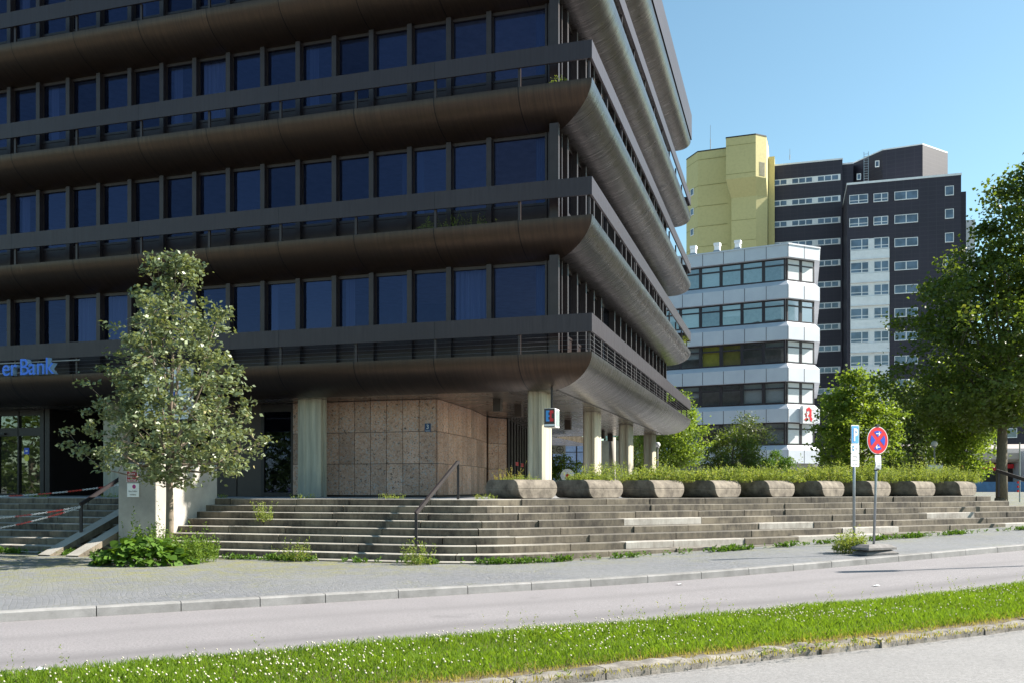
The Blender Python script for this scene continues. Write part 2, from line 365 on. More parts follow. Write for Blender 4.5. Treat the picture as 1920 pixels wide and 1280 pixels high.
def empty(name, loc=(0, 0, 0), rz=0, label=None, cat=None, group=None):
    o = bpy.data.objects.new(name, None); o.location = loc; o.rotation_euler = (0, 0, rz); sc.collection.objects.link(o)
    return tag(o, label, cat, group)
def kids(o): return [c for c in bpy.data.objects if c.parent is o]
def copy_tree(o, parent=None):
    c = o.copy(); sc.collection.objects.link(c)
    if parent: c.parent = parent
    for ch in kids(o): copy_tree(ch, c)
    return c
def text(s, size, ext, mat, name, parent, loc, rz=0, align='CENTER', sx=1, bold=0, shear=0):
    cu = bpy.data.curves.new('t', 'FONT'); cu.body = s; cu.size = size; cu.extrude = ext; cu.align_x = align; cu.offset = bold; cu.shear = shear
    cu.resolution_u = 4
    tmp = bpy.data.objects.new('t', cu); sc.collection.objects.link(tmp)
    bpy.context.view_layer.update()
    me = bpy.data.meshes.new_from_object(tmp.evaluated_get(bpy.context.evaluated_depsgraph_get()))
    bpy.data.objects.remove(tmp); bpy.data.curves.remove(cu)
    me.name = name; me.materials.clear(); me.materials.append(M[mat])
    me.transform(Matrix.Diagonal((sx, 1, 1, 1))); me.transform(Matrix.Rotation(math.pi/2, 4, 'X'))
    return link(name, me, parent, loc, rz)

# ------------------------------------------------------------------ frames
ANG = -math.atan2(.289, .957)
Cx, Cy = 2.10, 24.0
def W(x, y, z=0):                      # building frame -> world
    return Vector((Cx+.957*x+.289*y, Cy-.289*x+.957*y, z))
PT = 1.30                              # plaza level
T = Vector((.887, .462)); NN = Vector((-.462, .887))
def st(s, n): return (T.x*s+NN.x*n, T.y*s+NN.y*n)
def g(x, y):
    s = T.x*x+T.y*y - 10.3
    z = .025*(s if s > 8 else math.log1p(math.exp(s*1.0)) if s > -20 else 0)
    return min(z, 1.22)
def strip(name, n0, n1, dz0, dz1, mat, s0=-60, s1=110, ds=1.0, nn=1):
    mb = MB(); ns = int((s1-s0)/ds); v = []
    for i in range(ns+1):
        s = s0+(s1-s0)*i/ns
        for k in range(nn+1):
            n = n0+(n1-n0)*k/nn; x, y = st(s, n); v.append((x, y, g(x, y)+dz0+(dz1-dz0)*k/nn))
    q = nn+1
    f = [(i*q+k, (i+1)*q+k, (i+1)*q+k+1, i*q+k+1) for i in range(ns) for k in range(nn)]
    mb.add(v, f); return tag(mb.obj(name, mat, smooth=True), kind='structure')

# ------------------------------------------------------------------ ground
mb = MB(); v = []; xs = list(range(-120, 201, 8)); ys = list(range(-80, 241, 8)); xs = [-1500]+xs+[1500]; ys = [-1500]+ys+[2500]
for x in xs:
    for y in ys: v.append((x, y, g(x, y)-.16))
q = len(ys); f = [(i*q+k, (i+1)*q+k, (i+1)*q+k+1, i*q+k+1) for i in range(len(xs)-1) for k in range(q-1)]
mb.add(v, f); tag(mb.obj('ground', 'farground'), kind='structure')
strip('road', 8.9, 13.32, -.11, -.12, 'asphalt')
strip('near_road', -14, 6.72, -.10, -.075, 'asphalt_near')
strip('verge_soil', 6.8, 8.92, -.01, .0, 'soil')
strip('pavement', 13.45, 70, 0, 0, 'setts', nn=4)
def kerb(name, n0, n1, top, bot, mat, ln, wob=0., s0=-22, s1=60, label=None):
    mb = MB(); s = s0; r = random.Random(5)
    while s < s1:
        L = ln*r.uniform(.85, 1.12); mb.tone = r.uniform(.86, 1.1)
        a, b = s+.006, s+L-.006; dn = r.uniform(-wob, wob); dz = r.uniform(-wob, wob)*.8
        K = 3 if wob == 0 else 6; rings = []
        for k in range(K+1):
            ss = a+(b-a)*k/K; jn = r.uniform(-wob, wob)*.6; jz = r.uniform(-wob, wob)*.5
            x0, y0 = st(ss, n0); z = g(x0, y0)
            prof = [(n0+dn+jn, bot), (n0+dn+jn+.012, top-.02+dz+jz), (n0+dn+.03+jn, top+dz+jz), (n1+dn, top+dz+jz), (n1+dn, bot)]
            rings.append([(*st(ss, n), z+h) for n, h in prof])
        mb.rings(rings); s += L
    return tag(mb.obj(name, mat), kind='structure')
kerb('kerb', 13.30, 13.47, .012, -.3, 'kerb', 1.12)
kerb('verge_kerb', 6.66, 6.84, .02, -.3, 'kerb_old', .85, .025)
kerb('verge_kerb_far', 8.88, 8.98, -.015, -.3, 'kerb_old', 1.0, .01)
# wide plaza slab behind the stairs (building frame)
def right_line(t, off=0):              # point on the right flight's top edge, world
    dx, dy = .895, .446
    return Vector((1.0+dx*t+.446*off, 22.9+dy*t-.895*off))
EXEC_MARK = 1

# ------------------------------------------------------------------ stairs that wrap the corner
Q = right_line(0); rel = Q-Vector((Cx, Cy))
qx, qy = rel.x*.957-rel.y*.289, rel.x*.289+rel.y*.957
dl = Vector((.895*.957-.446*.289, .895*.289+.446*.957))       # right flight direction in the building frame
TOPY, TREAD, RISE, NS = -2.86, .38, PT/8, 8
tt = (TOPY-qy)/dl.y; corner = Vector((qx+dl.x*tt, TOPY)); turn = math.atan2(dl.y, dl.x)
RAD0 = .9
def path(off, s):
    """point and outward normal in building frame; s measured from arc middle; off outward"""
    r = RAD0+off; half = math.tan(turn/2)*RAD0
    c = corner+Vector((-half, RAD0))                        # arc centre (inside)
    arc = r*turn
    if s < -arc/2: return Vector((c.x+(s+arc/2), c.y-r)), Vector((0, -1))
    if s > arc/2:
        nrm = Vector((math.sin(turn), -math.cos(turn))); return c+nrm*r+dl*(s-arc/2), nrm
    a = (s+arc/2)/r; nrm = Vector((math.sin(a), -math.cos(a))); return c+nrm*r, nrm
PLEN = 18.8
stairs = empty('stone_stairs', W(corner.x, corner.y, 0), ANG, 'long weathered grey stone steps wrapping round the corner below the planters', 'stairs')
def SL(x, y, z): return (x-corner.x, y-corner.y, z)
for k in range(NS+1):
    off = TREAD*k; z1 = PT-RISE*k; z0 = z1-RISE
    if k == NS: z1 = .035; z0 = -.3; off = TREAD*8-.02
    mb = MB(); s = -27.; r = random.Random(40+k); send = PLEN+.40*k+(.15 if k else 0)
    while s < send:
        L = r.uniform(1.3, 2.5); e = min(s+L, send)
        if send-e < .4: e = send
        pale_block = r.random()
        mb.tone = r.uniform(.72, 1.22)
        if s > 3 and pale_block > .84 and 2 < k < 7: mb.tone = 1.85  # a few blocks of paler stone at random
        elif s > 1: mb.tone *= .92
        dz = r.uniform(-.006, .006); dn = r.uniform(-.018, .018)
        n = max(1, int((e-s)/.35)); rings = []
        for i in range(n+1):
            ss = s+.010+(e-s-.020)*i/n; p, nr = path(off+dn, ss)
            bk = p-nr*(.62 if k < NS else .3); b = .012
            prof = [(p, z0+.004), (p, z1-b+dz), (p-nr*b, z1+dz), (bk, z1+dz), (bk, z0+.004)]
            rings.append([SL(q_.x, q_.y, zz) for q_, zz in prof])
        mb.rings(rings); s = e
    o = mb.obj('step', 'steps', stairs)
# ramp strips for prams on the left flight
for x0 in (-11.75, -10.95):
    mb = MB(); a = [(-6.35, .02), (-3.1, PT+.03)]
    y0, z0, y1, z1 = -6.45, .03, -2.9, PT+.06
    mb.add([SL(x0, y0, z0), SL(x0+.34, y0, z0), SL(x0+.34, y1, z1), SL(x0, y1, z1), SL(x0, y0, z0-.12), SL(x0+.34, y0, z0-.12), SL(x0+.34, y1, z1-.25), SL(x0, y1, z1-.25)],
           [(0,1,2,3), (4,7,6,5), (0,4,5,1), (1,5,6,2), (2,6,7,3), (3,7,4,0)])
    mb.obj('ramp', 'steps', stairs)
# plaza surface
poly = []
p0, _ = path(-.5, -27); poly.append((p0.x, p0.y))
for s in [-2+.4*i for i in range(11)]:
    p, _ = path(-.5, s*.5); poly.append((p.x, p.y))
pe, _ = path(-.5, PLEN); poly.append((pe.x, pe.y))
poly += [(pe.x-6, pe.y+16), (pe.x+2, pe.y+70), (-45, 90), (-45, p0.y)]
mb = MB(); mb.prism([tuple(W(x, y).xy) for x, y in poly], -.4, PT-.012); tag(mb.obj('plaza', 'plaza'), kind='structure')

# ------------------------------------------------------------------ main building
BLD = empty('office_building', W(0, 0, 0), ANG, 'large dark bronze office building with curved balcony shells and blue tinted windows', 'building')
F = 3.59; Z1 = 5.13; LV = [Z1+F*i for i in range(4)]+[19.9]
XL, YR = -31.0, 25.5; INS = 1.25; SD = .82
def shell(z):
    prof = []; A = R(84)
    for i in range(13):
        a = A*i/12; prof.append((INS*(1-math.cos(a))/(1-math.cos(A)), -SD*math.sin(a)/math.sin(A)))
    prof = [(0.0, .03)]+prof
    P = [(prof[i][0], prof[i][1]) for i in range(len(prof))]
    cum = [0]
    for i in range(1, len(P)): cum.append(cum[-1]+math.hypot(P[i][0]-P[i-1][0], P[i][1]-P[i-1][1]))
    out = []
    for side in range(2):
        mb = MB(); n = len(P); v = []; lp = []; L = -XL if side == 0 else YR; K = 1
        for j, (d, h) in enumerate(P):
            if side == 0:
                v += [(-d, d, z+h), (XL, d, z+h)]; lp += [(d, cum[j], z), (-XL, cum[j], z)]
            else:
                v += [(-d, d, z+h), (-d, YR-d, z+h)]; lp += [(d, cum[j], z), (YR-d, cum[j], z)]
        f = []
        for j in range(n-1):
            a, b, c_, d_ = 2*j, 2*j+1, 2*j+3, 2*j+2
            f.append((a, b, c_, d_) if side else (b, a, d_, c_))
        mb.add(v, f, lp)
        o = mb.obj('balcony_shell', 'shell' if side == 0 else 'shell_lit', BLD, True); out.append(o)
    # far side and balcony floor
    mb = MB(); v = []
    for d, h in P: v += [(-d, YR-d, z+h), (XL, YR-d, z+h)]
    mb.add(v, [(2*j, 2*j+1, 2*j+3, 2*j+2) for j in range(len(P)-1)])
    mb.obj('balcony_shell', 'shell', BLD, True)
    mb = MB(); mb.box(XL, .012, z-.02, -.012, INS+.3, z+.022); mb.box(-INS-.3, INS+.3, z-.02, -.012, YR-.012, z+.022); mb.box(XL, YR-INS-.3, z-.02, -INS-.3, YR-.012, z+.022)
    mb.obj('balcony_floor', 'interior', BLD)
for z in LV: shell(z)
# rail bands + posts
for i, z in enumerate(LV[:4]):
    for side in range(2):
        mb = MB(); a, b = z+.55, z+1.03; th = .06
        if side == 0:
            pts = [(XL, 0), (0, 0), (-th, th), (XL, th)]; L = lambda p: -p[0]
        else:
            pts = [(0, 0), (0, YR), (-th, YR-th), (-th, th)]; L = lambda p: p[1]
        v = [(x, y, a) for x, y in pts]+[(x, y, b) for x, y in pts]
        fc = [(0,1,5,4), (1,2,6,5), (2,3,7,6), (3,0,4,7), (4,5,6,7), (3,2,1,0)]
        mb.add(v, fc, [(L(p), p[2]-a, i) for p in v]); mb.obj('rail_band', 'band', BLD)
    mb = MB(); mb.box(XL, YR-.06, z+.55, -.07, YR, z+1.03); mb.obj('rail_band', 'band', BLD)
post = MB().box(-.035, .07, .02, .035, .13, .56).mesh('rail_post', 'frame')
pside = MB().box(-.13, -.035, .02, -.07, .035, .56).mesh('rail_post', 'frame')
for i, z in enumerate(LV[:4]):
    for k in range(11): link('rail_post', post, BLD, (-(2.01+2.43*k), 0, z))
    for k in range(11): link('rail_post', pside, BLD, (0, .12 if k == 0 else .12+2.43*k, z))
for k in range(4):                                     # wires of the lowest balcony
    z = Z1+.12+.11*k
    mb = MB(); mb.tube([(XL, .05, z), (-.05, .05, z)], .0032, n=4); mb.obj('rail_cable', 'steel', BLD)
    mb = MB(); mb.tube([(-.05, .05, z), (-.05, YR-.05, z)], .0032, n=4); mb.obj('rail_cable', 'steel', BLD)
mb = MB(); ztop = LV[4]
pts = [(XL, -.05), (.05, -.05), (.05, YR+.05), (XL, YR+.05)]
v = [(x, y, ztop+.05) for x, y in pts]+[(x, y, ztop+1.35) for x, y in pts]
for a, b in ((0, 1), (1, 2), (2, 3)):
    Ls = (0, 31) if a != 1 else (0, 25.6)
    mb.add([v[a], v[b], v[b+4], v[a+4]], [(0, 1, 2, 3)], [(Ls[0], 0, 9), (Ls[1], 0, 9), (Ls[1], 1.3, 9), (Ls[0], 1.3, 9)])
mb.add([v[4], v[5], v[6], v[7]], [(0, 1, 2, 3)]); mb.obj('parapet', 'band', BLD)
mb = MB(); mb.box(XL, .03, ztop+.02, -.03, YR-.03, ztop+.06); mb.obj('roof', 'interior', BLD)
# interior: slabs + core
mb = MB()
for z in LV: mb.box(XL, INS+.35, z-.70, -INS-.35, YR-INS-.35, z-.03)
mb.obj('floor_slab', 'slab', BLD)
mb = MB(); mb.box(XL, 6.5, Z1+.03, -6.5, 19, LV[4]-.72); mb.box(XL-.3, INS+.1, Z1-.7, XL, YR-INS-.1, ztop); mb.obj('interior_core', 'interior', BLD)
# windows --------------------------------------------------------------
PW = 1.22
def window_parts(w, h, side, curt):
    """local: x 0..w to the LEFT is negative; plane y=0, outside -y.  mullion on the left end"""
    fr = MB()
    fr.box(-w-.075, -.20, 0, -w+.075, .05, h)                  # mullion
    fr.box(-w+.075, -.05, 0, 0-.075, .05, .76)                 # lower panel
    fr.box(-w+.075, -.07, .76, -.075, .05, .83)                # sill
    fr.box(-w+.075, -.06, h-.09, -.075, .05, h)                # head
    fr.box(-w+.075, -.03, .83, -w+.095, .04, h-.09); fr.box(-.095, -.03, .83, -.075, .04, h-.09)
    me = fr.mesh('window', 'frame')
    pn = MB(); pn.add([(-w+.09, .0, .82), (-.09, .0, .82), (-.09, .0, h-.08), (-w+.09, .0, h-.08)], [(0, 1, 2, 3)])
    pme = pn.mesh('pane', 'glass_side' if side else 'glass'); cme = None
    if curt:
        cb = MB(); x0, x1 = curt; n = 14; v = []
        for i in range(n+1):
            x = -w+.1+(x0+(x1-x0)*i/n)*(w-.2); y = .22+(.03 if i % 2 else -.03)
            v += [(x, y, .3), (x, y, h-.05)]
        cb.add(v, [(2*i, 2*i+2, 2*i+3, 2*i+1) for i in range(n)]); cme = cb.mesh('curtain', 'curtain')
    return me, pme, cme
CUR = [None, (0, .2), (.72, 1), (0, 1), None, (.1, .4), None, None, None]
def mk_set(w, h, side): return [window_parts(w, h, side, c) for c in CUR]
def place_win(parts, x, y, z, rz):
    o = link('window', parts[0], BLD, (x, y, z), rz); link('pane', parts[1], o)
    if parts[2]: link('curtain', parts[2], o)
rw = random.Random(3)
WH = F-SD+.005
for i, z in enumerate(LV[:4]):
    h = WH if i < 3 else LV[4]-LV[3]-SD
    S = mk_set(PW, h, 0); S2 = mk_set(PW, h, 1)
    cw = window_parts(1.8, h, 0, (.74, 1) if i < 3 else None)
    place_win(cw, -INS-.15, INS, z, 0)
    for k in range(18): place_win(rw.choice(S), -(3.2+PW*k), INS, z, 0)
    for k in range(6): place_win(rw.choice(S2[:3]), -INS, INS+1.70+PW*(k-1), z, R(90)) if k else place_win(window_parts(1.1, h, 1, None), -INS, INS+.5, z, R(90))
    # corner posts
    mb = MB()
    for (a, b) in ((.0, .10), (.17, .07), (.27, .05)): mb.box(-INS-.0-a-b, INS-.12, z, -INS-a, INS+.05, z+h)
    mb.box(-INS-.08, INS+.05, z, -INS+.12, INS+.14, z+h); mb.box(-INS-.05, INS+.14, z, -INS+.04, INS+.5, z+h)
    mb.obj('corner_post', 'darkmetal' if False else 'frame', BLD)
    mb = MB(); mb.box(-INS-.16, INS-.135, z+.001, -INS+.10, INS-.122, z+h-.001); mb.obj('corner_plate', 'darkmetal', BLD)  # thin dark metal plate over the front of the corner posts
# the remaining window bays as one part (far left of the front, far end of the side, rear)
fb, gb = MB(), MB()
for i, z in enumerate(LV[:4]):
    h = WH if i < 3 else LV[4]-LV[3]-SD
    for k in range(18, 22):
        x = -(3.2+PW*k); fb.box(x-PW-.075, INS-.2, z, x-PW+.075, INS+.05, z+h); fb.box(x-PW+.075, INS-.05, z, x-.075, INS+.05, z+.83)
        gb.add([(x-PW+.075, INS, z+.83), (x-.075, INS, z+.83), (x-.075, INS, z+h), (x-PW+.075, INS, z+h)], [(0, 1, 2, 3)])
    for k in range(5, 18):
        y = INS+1.70+PW*k; fb.box(-INS-.05, y-PW-.075+PW, z, -INS+.2, y+.075, z+h); fb.box(-INS-.05, y-PW+.075, z, -INS+.05, y-.075, z+.83)
        gb.add([(-INS, y-PW+.075, z+.83), (-INS, y-.075, z+.83), (-INS, y-.075, z+h), (-INS, y-PW+.075, z+h)], [(0, 1, 2, 3)])
    fb.box(XL, YR-INS-.1, z, -INS, YR-INS, z+h)
o = fb.obj('window', 'frame', BLD); tag(o, kind='stuff'); o2 = gb.obj('pane', 'glass_side', o)
# soffit ------------------------------------------------------------------
SZ = Z1-SD
mb = MB(); mb.box(XL, INS+.02, SZ+.005, -INS-.02, YR-INS-.02, SZ+.05); mb.obj('soffit', 'soffit', BLD)
mb = MB(); mb.box(-INS-.03, INS-.02, SZ-.012, -INS+.03, YR-INS, SZ+.02); mb.obj('soffit_joint', 'darkmetal', BLD)
# columns (fluted concrete, recessed corners)
def colpoly(a=.30, c=.09, gr=.045):
    q_ = [(-a+c, -a), (-.11, -a), (-.07, -a+gr), (.07, -a+gr), (.11, -a), (a-c, -a), (a-.03, -a+.05)]
    out = []
    for r_ in range(4):
        ca, sa = math.cos(math.pi/2*r_), math.sin(math.pi/2*r_)
        out += [(x*ca-y*sa, x*sa+y*ca) for x, y in q_]
    return out
colm = MB().prism([(x*.9, y*1.55) for x, y in colpoly()], PT-.05, SZ+.01).mesh('column', 'column')
colf = MB().prism([(x*1.33, y*.9) for x, y in colpoly()], PT-.05, SZ+.01).mesh('column', 'column')
cm = M['column']; ct = cm.node_tree; cp = ct.nodes['Principled BSDF']; cl_ = cp.inputs['Base Color'].links[0].from_socket
cz = N(ct, 'ShaderNodeSeparateXYZ'); ct.links.new(N(ct, 'ShaderNodeTexCoord').outputs['Object'], cz.inputs[0])
stn = ramp(ct, mathn(ct, 'ADD', mathn(ct, 'SUBTRACT', 2.35, cz.outputs[2]), mathn(ct, 'MULTIPLY', noise(ct, coords(ct, (3, 3, 1)), 2.2, 4, .7), 1.2)), .75, 1.9)
ct.links.new(mixc(ct, mathn(ct, 'MULTIPLY', stn, .75), cl_, (.20, .225, .225)), cp.inputs['Base Color'])
cpos = [(-1.97-7.32*k, 1.93) for k in range(4)]+[(-1.95, 1.93+7.32*k) for k in range(1, 4)]
for i, (x, y) in enumerate(cpos): link('column', colf if 0 < i < 4 else colm, BLD, (x, y+(0 if 0 < i < 4 else .12), 0))
# downlight boxes
dlm = MB().box(-.12, -.12, -.38, .12, .12, .006).mesh('ceiling_lamp', 'brownpanel')
def to_l(X, Y):
    dx, dy = X-Cx, Y-Cy; return dx*.957-dy*.289, dx*.289+dy*.957
for X, Y in ((-.44, 28.2), (.23, 30.4), (2.28, 37.2), (4.34, 44.1), (5.0, 46.5), (-.36, 40.4), (0, 41.4)):
    x, y = to_l(X, Y); link('ceiling_lamp', dlm, BLD, (x, y, SZ))
# stone clad wall ---------------------------------------------------------
def panels(mb, p, q_, z0, z1, nx, nz, th=.05, seed=1):
    r = random.Random(seed); p, q_ = Vector(p), Vector(q_); d = (q_-p); n = Vector((d.y, -d.x)).normalized()
    for i in range(nx):
        for k in range(nz):
            mb.tone = r.uniform(.74, 1.18); a = p+d*(i/nx)+d.normalized()*.009; b = p+d*((i+1)/nx)-d.normalized()*.009
            o_ = n*r.uniform(0, .004); za, zb = z0+(z1-z0)*k/nz+.008, z0+(z1-z0)*(k+1)/nz-.008
            v = [a+o_+n*th, b+o_+n*th, b, a]
            mb.rings([[(c.x, c.y, za) for c in v], [(c.x, c.y, zb) for c in v]])
A0 = (-10.42, 2.74); A1 = (-5.46, 2.74); A2 = to_l(-1.47, 32); A3 = to_l(-1.03, 35.2)
mb = MB(); panels(mb, A0, A1, PT+.04, SZ, 9, 3, seed=2); panels(mb, A1, A2, PT+.04, SZ, 7, 3, seed=3); panels(mb, A2, A3, PT+.04, SZ, 6, 3, seed=4)
stone = mb.obj('stone_wall', 'pebble', BLD)
mb = MB(); mb.prism([A0, A1, A2, A3, (A3[0]-4, A3[1]), (A0[0], A3[1])], PT-.02, SZ-.005); mb.box(A3[0]-3.9, A3[1]-.2, PT-.02, A3[0]-.06, A3[1]+1.5, SZ-.004); mb.prism([(A3[0]-.07, A3[1]+.1), (A3[0]+.0, A3[1]+.1), (A3[0]+.44, A3[1]+1.2), (A3[0]-.07, A3[1]+1.2)], PT, SZ-.006); mb.obj('wall_core', 'darkmetal', BLD)
# plinth-shadow board on the soffit above the wall
# lobby behind: dark travertine return, shop glazing
B0 = A3; B1 = to_l(1.15, 48)
mb = MB(); panels(mb, (A3[0]+.05, A3[1]+.1), (A3[0]+.5, A3[1]+1.2), PT, SZ-.02, 2, 3, seed=6); mb.obj('stone_wall', 'pebble', BLD)
mb = MB(); nb = 11; b0, b1 = Vector((A3[0]+.5, A3[1]+1.2)), Vector(B1)
for i in range(nb+1):
    c = b0+(b1-b0)*i/nb; mb.box(c.x-.09, c.y-.09, PT, c.x+.09, c.y+.09, SZ-.003)
lob = mb.obj('lobby_glazing', 'darkmetal', BLD)
mb = MB(); mb.add([(b0.x, b0.y, PT), (b1.x, b1.y, PT), (b1.x, b1.y, SZ), (b0.x, b0.y, SZ)], [(0, 1, 2, 3)]); mb.obj('pane', 'glass_clear', lob)
mb = MB(); dv = (b1-b0).normalized(); nv = Vector((dv.y, -dv.x))
for i in (2, 4):
    c = b0+(b1-b0)*(i+.35)/nb+nv*.1; mb.box(c.x-.02, c.y-.25, 2.5, c.x+.02, c.y+.25, 2.66)
mb.obj('sticker', 'signred', lob)
mb = MB(); mb.box(b0.x-6, b0.y-.5, PT, b0.x-5.8, b1.y, SZ); mb.obj('interior_wall', 'interior', BLD)
# ground floor front: brown panels, dark glass, recess, entrance -----------
GY = 2.84
mb = MB()
for a, b in ((-13.5, -12.62), (-12.58, -11.67)): mb.box(a, GY, PT, b, GY+.08, SZ)
mb.obj('wall_panel', 'brownpanel', BLD)
mb = MB(); mb.box(-11.67, GY-.04, PT, -11.55, GY+.1, SZ); mb.box(-10.56, GY-.04, PT, -10.43, GY+.1, SZ); mb.box(-11.55, GY-.04, PT, -10.56, GY+.1, PT+.12); mb.box(-11.55, GY-.04, SZ-.25, -10.56, GY+.1, SZ-.002)
sw = mb.obj('shop_window', 'darkmetal', BLD)
mb = MB(); mb.add([(-11.56, GY, PT+.1), (-10.55, GY, PT+.1), (-10.55, GY, SZ-.2), (-11.56, GY, SZ-.2)], [(0, 1, 2, 3)]); mb.obj('pane', 'glass', sw)
RY = 5.2
mb = MB()
for x in (-20.0, -18.6, -17.3, -16.0, -14.8, -13.6): mb.box(x-.09, RY-.1, PT, x+.09, RY+.1, SZ-.002)
mb.box(-20, RY-.06, SZ-.5, -13.5, RY+.06, SZ-.3); mb.box(-20, RY-.06, PT, -13.5, RY+.06, PT+.15)
mb.box(-13.62, GY, PT, -13.5, RY, SZ); rec = mb.obj('recess_glazing', 'darkmetal', BLD)
mb = MB(); mb.add([(-20, RY, PT+.1), (-13.55, RY, PT+.1), (-13.55, RY, SZ-.3), (-20, RY, SZ-.3)], [(0, 1, 2, 3)]); mb.obj('pane', 'glass_side', rec)
mb = MB(); mb.box(-31, 8.5, PT, -9, 8.6, SZ); mb.obj('interior_wall', 'darkmetal', BLD)
EY = 2.3
ent = MB()
for a, b in ((-20.12, -19.95), (-19.9, -19.7), (-23.6, -23.45), (-22.05, -21.95), (-21.1, -21.04)): ent.box(a, EY-.07, PT, b, EY+.07, SZ-.004)
ent.box(-25, EY-.07, 3.40, -20.12, EY+.07, 3.68); ent.box(-25, EY-.05, SZ-.2, -20.12, EY+.05, SZ-.004); ent.box(-25, EY-.05, PT, -20.12, EY+.05, PT+.07)
ent.box(-20.0, EY+.07, PT, -19.85, RY-.1, SZ-.004)
ed = ent.obj('entrance_door', 'darkmetal', BLD)
mb = MB(); mb.add([(-25, EY, PT), (-20.1, EY, PT), (-20.1, EY, SZ-.1), (-25, EY, SZ-.1)], [(0, 1, 2, 3)]); mb.obj('pane', 'glass_clear', ed)
mb = MB(); mb.box(-22.0, EY-.16, 3.45, -21.6, EY-.07, 3.52); mb.obj('door_sensor', 'black', ed)
mb = MB(); mb.tube([(-20.75, EY-.006, 2.62), (-20.75, EY-.012, 2.62)], .11, n=18); mb.obj('sticker', pm('yellow_sticker', (.75, .65, .05), .5, bmp=0), ed)
mb = MB(); mb.box(-20.86, EY-.012, 2.76, -20.64, EY-.006, 2.98); mb.obj('sticker', 'signdeep', ed)
mb = MB(); mb.box(-20.80, EY-.016, 2.84, -20.70, EY-.012, 2.90); mb.obj('sticker_mark', 'whiteplastic', ed)

mb = MB(); mb.box(-16, YR-1.2, SZ-.006, -7.2, YR+10, SZ+.4); mb.obj('rear_canopy', 'soffit', BLD)
for x_, y_, z_, w_, h_, n_, sd_, lab in ((-3.9, .5, LV[1], 2.4, .55, 60, 130, 'thin dry weeds growing on the second balcony near the corner'), (-.45, 23.2, LV[1], 1.2, .8, 60, 131, 'weeds hanging over the far end of the second balcony'), (-1.0, .35, LV[2], .4, .35, 30, 132, 'small green plant on the third balcony corner')):
    BALC = globals().setdefault('BALC', []); BALC.append((x_, y_, z_, w_, h_, n_, sd_, lab))
# bank lettering ----------------------------------------------------------
bs = empty('bank_sign', W(-17.3, -.08, Z1+.03), ANG, 'blue raised letters on the lowest balcony edge reading er Bank', 'sign')
xx = 0; wd = dict(zip('knaBre', (.30, .345, .315, .36, .235, .335))); x = -.0
for ch in 'knaB re':
    if ch == ' ': x -= .13; continue
    wch = wd[ch]; x -= wch
    o = text(ch, .74, .09, 'letter', 'letter', bs, (x, 0, .02), align='LEFT', sx=.95, bold=.004)
    o.data.materials.append(M['letterside'])
    for p_ in o.data.polygons:
        if abs(p_.normal.y) < .5: p_.material_index = 1
mb = MB(); mb.box(-2.6, .06, .10, .0, .09, .13); mb.box(-2.6, .06, .42, .9, .09, .45); mb.obj('mounting_rail', 'grey', bs)
# square logo sign behind the tree
lg = empty('logo_sign', W(-12.9, -.12, 3.62), ANG, 'white square sign with blue emblem hidden behind the young tree', 'sign')
mb = MB(); mb.bbox(-.78, -.3, 0, .78, 0, 1.56, .03); mb.obj('sign_box', 'whiteplastic', lg)
mb = MB()
for cx, cz, rr_, s_ in ((.08, .45, .36, .45), (-.25, .52, .16, .9), (.3, .72, .16, .6), (-.05, .85, .14, 1.0)):
    pts = [(cx+rr_*math.cos(a*.3142*1)*1, cz+rr_*s_*math.sin(a*.3142)) for a in range(20)]
    mb.rings([[(p[0], -.302, p[1]) for p in pts], [(p[0], -.312, p[1]) for p in pts]])
mb.obj('emblem', 'letter', lg)
for x_ in (-.46, .46):
    mb = MB(); mb.box(x_-.04, -.10, 1.0, x_+.04, .5, 1.06); mb.obj('bracket', 'darkmetal', lg)
# house number
hn = empty('house_number_sign', W(-5.72, 2.74-.075, 3.34), ANG, 'small blue enamel plate with white number 3 on the stone wall', 'sign')
mb = MB(); mb.bbox(-.10, 0, -.04, .10, .014, .22, .004); mb.obj('plate', pm('enamel_blue', (.015, .05, .16), .3, bmp=0), hn)
text('3', .19, .003, 'signwhite', 'digit', hn, (0, -.004, .055))
mb = MB(); mb.box(-.085, -.003, .012, .085, -.001, .018); mb.box(-.07, -.003, -.02, .07, -.001, -.012); mb.obj('line', 'signwhite', hn)
# hanging money sign
ex, ey = to_l(1.10, 25.3)
ec = empty('hanging_sign', W(ex, ey, 3.24), ANG, 'small hanging light box with blue and red emblem on a rod', 'sign')
mb = MB(); mb.bbox(-.16, -.24, 0, .16, .24, .52, .012); mb.obj('sign_box', 'whiteplastic', ec)
mb = MB(); mb.box(-.15, -.249, .01, .15, -.241, .51); mb.obj('front_panel', 'brownpanel', ec)
mb = MB(); mb.box(-.10, -.256, .16, -.03, -.25, .46); mb.box(-.03, -.256, .41, .0, -.25, .46); mb.box(-.03, -.256, .28, .0, -.25, .33); mb.box(-.03, -.256, .16, .0, -.25, .21); mb.obj('blue_letter', 'signblue', ec)
mb = MB(); mb.box(.01, -.256, .16, .06, -.25, .46); mb.box(.06, -.256, .38, .11, -.25, .46); mb.box(.06, -.256, .16, .11, -.25, .24); mb.obj('red_letter', 'signred', ec)
mb = MB(); mb.box(-.14, -.256, .03, .14, -.25, .085); mb.obj('strip', 'signwhite', ec)
mb = MB(); mb.box(.161, -.19, .05, .168, .19, .47); mb.obj('side_panel', pm('frosted_pane', (.35, .42, .42), .2, bmp=0), ec)
mb = MB(); mb.box(-.025, -.025, .52, .025, .025, SZ-3.24+.2); mb.obj('rod', 'darkmetal', ec)
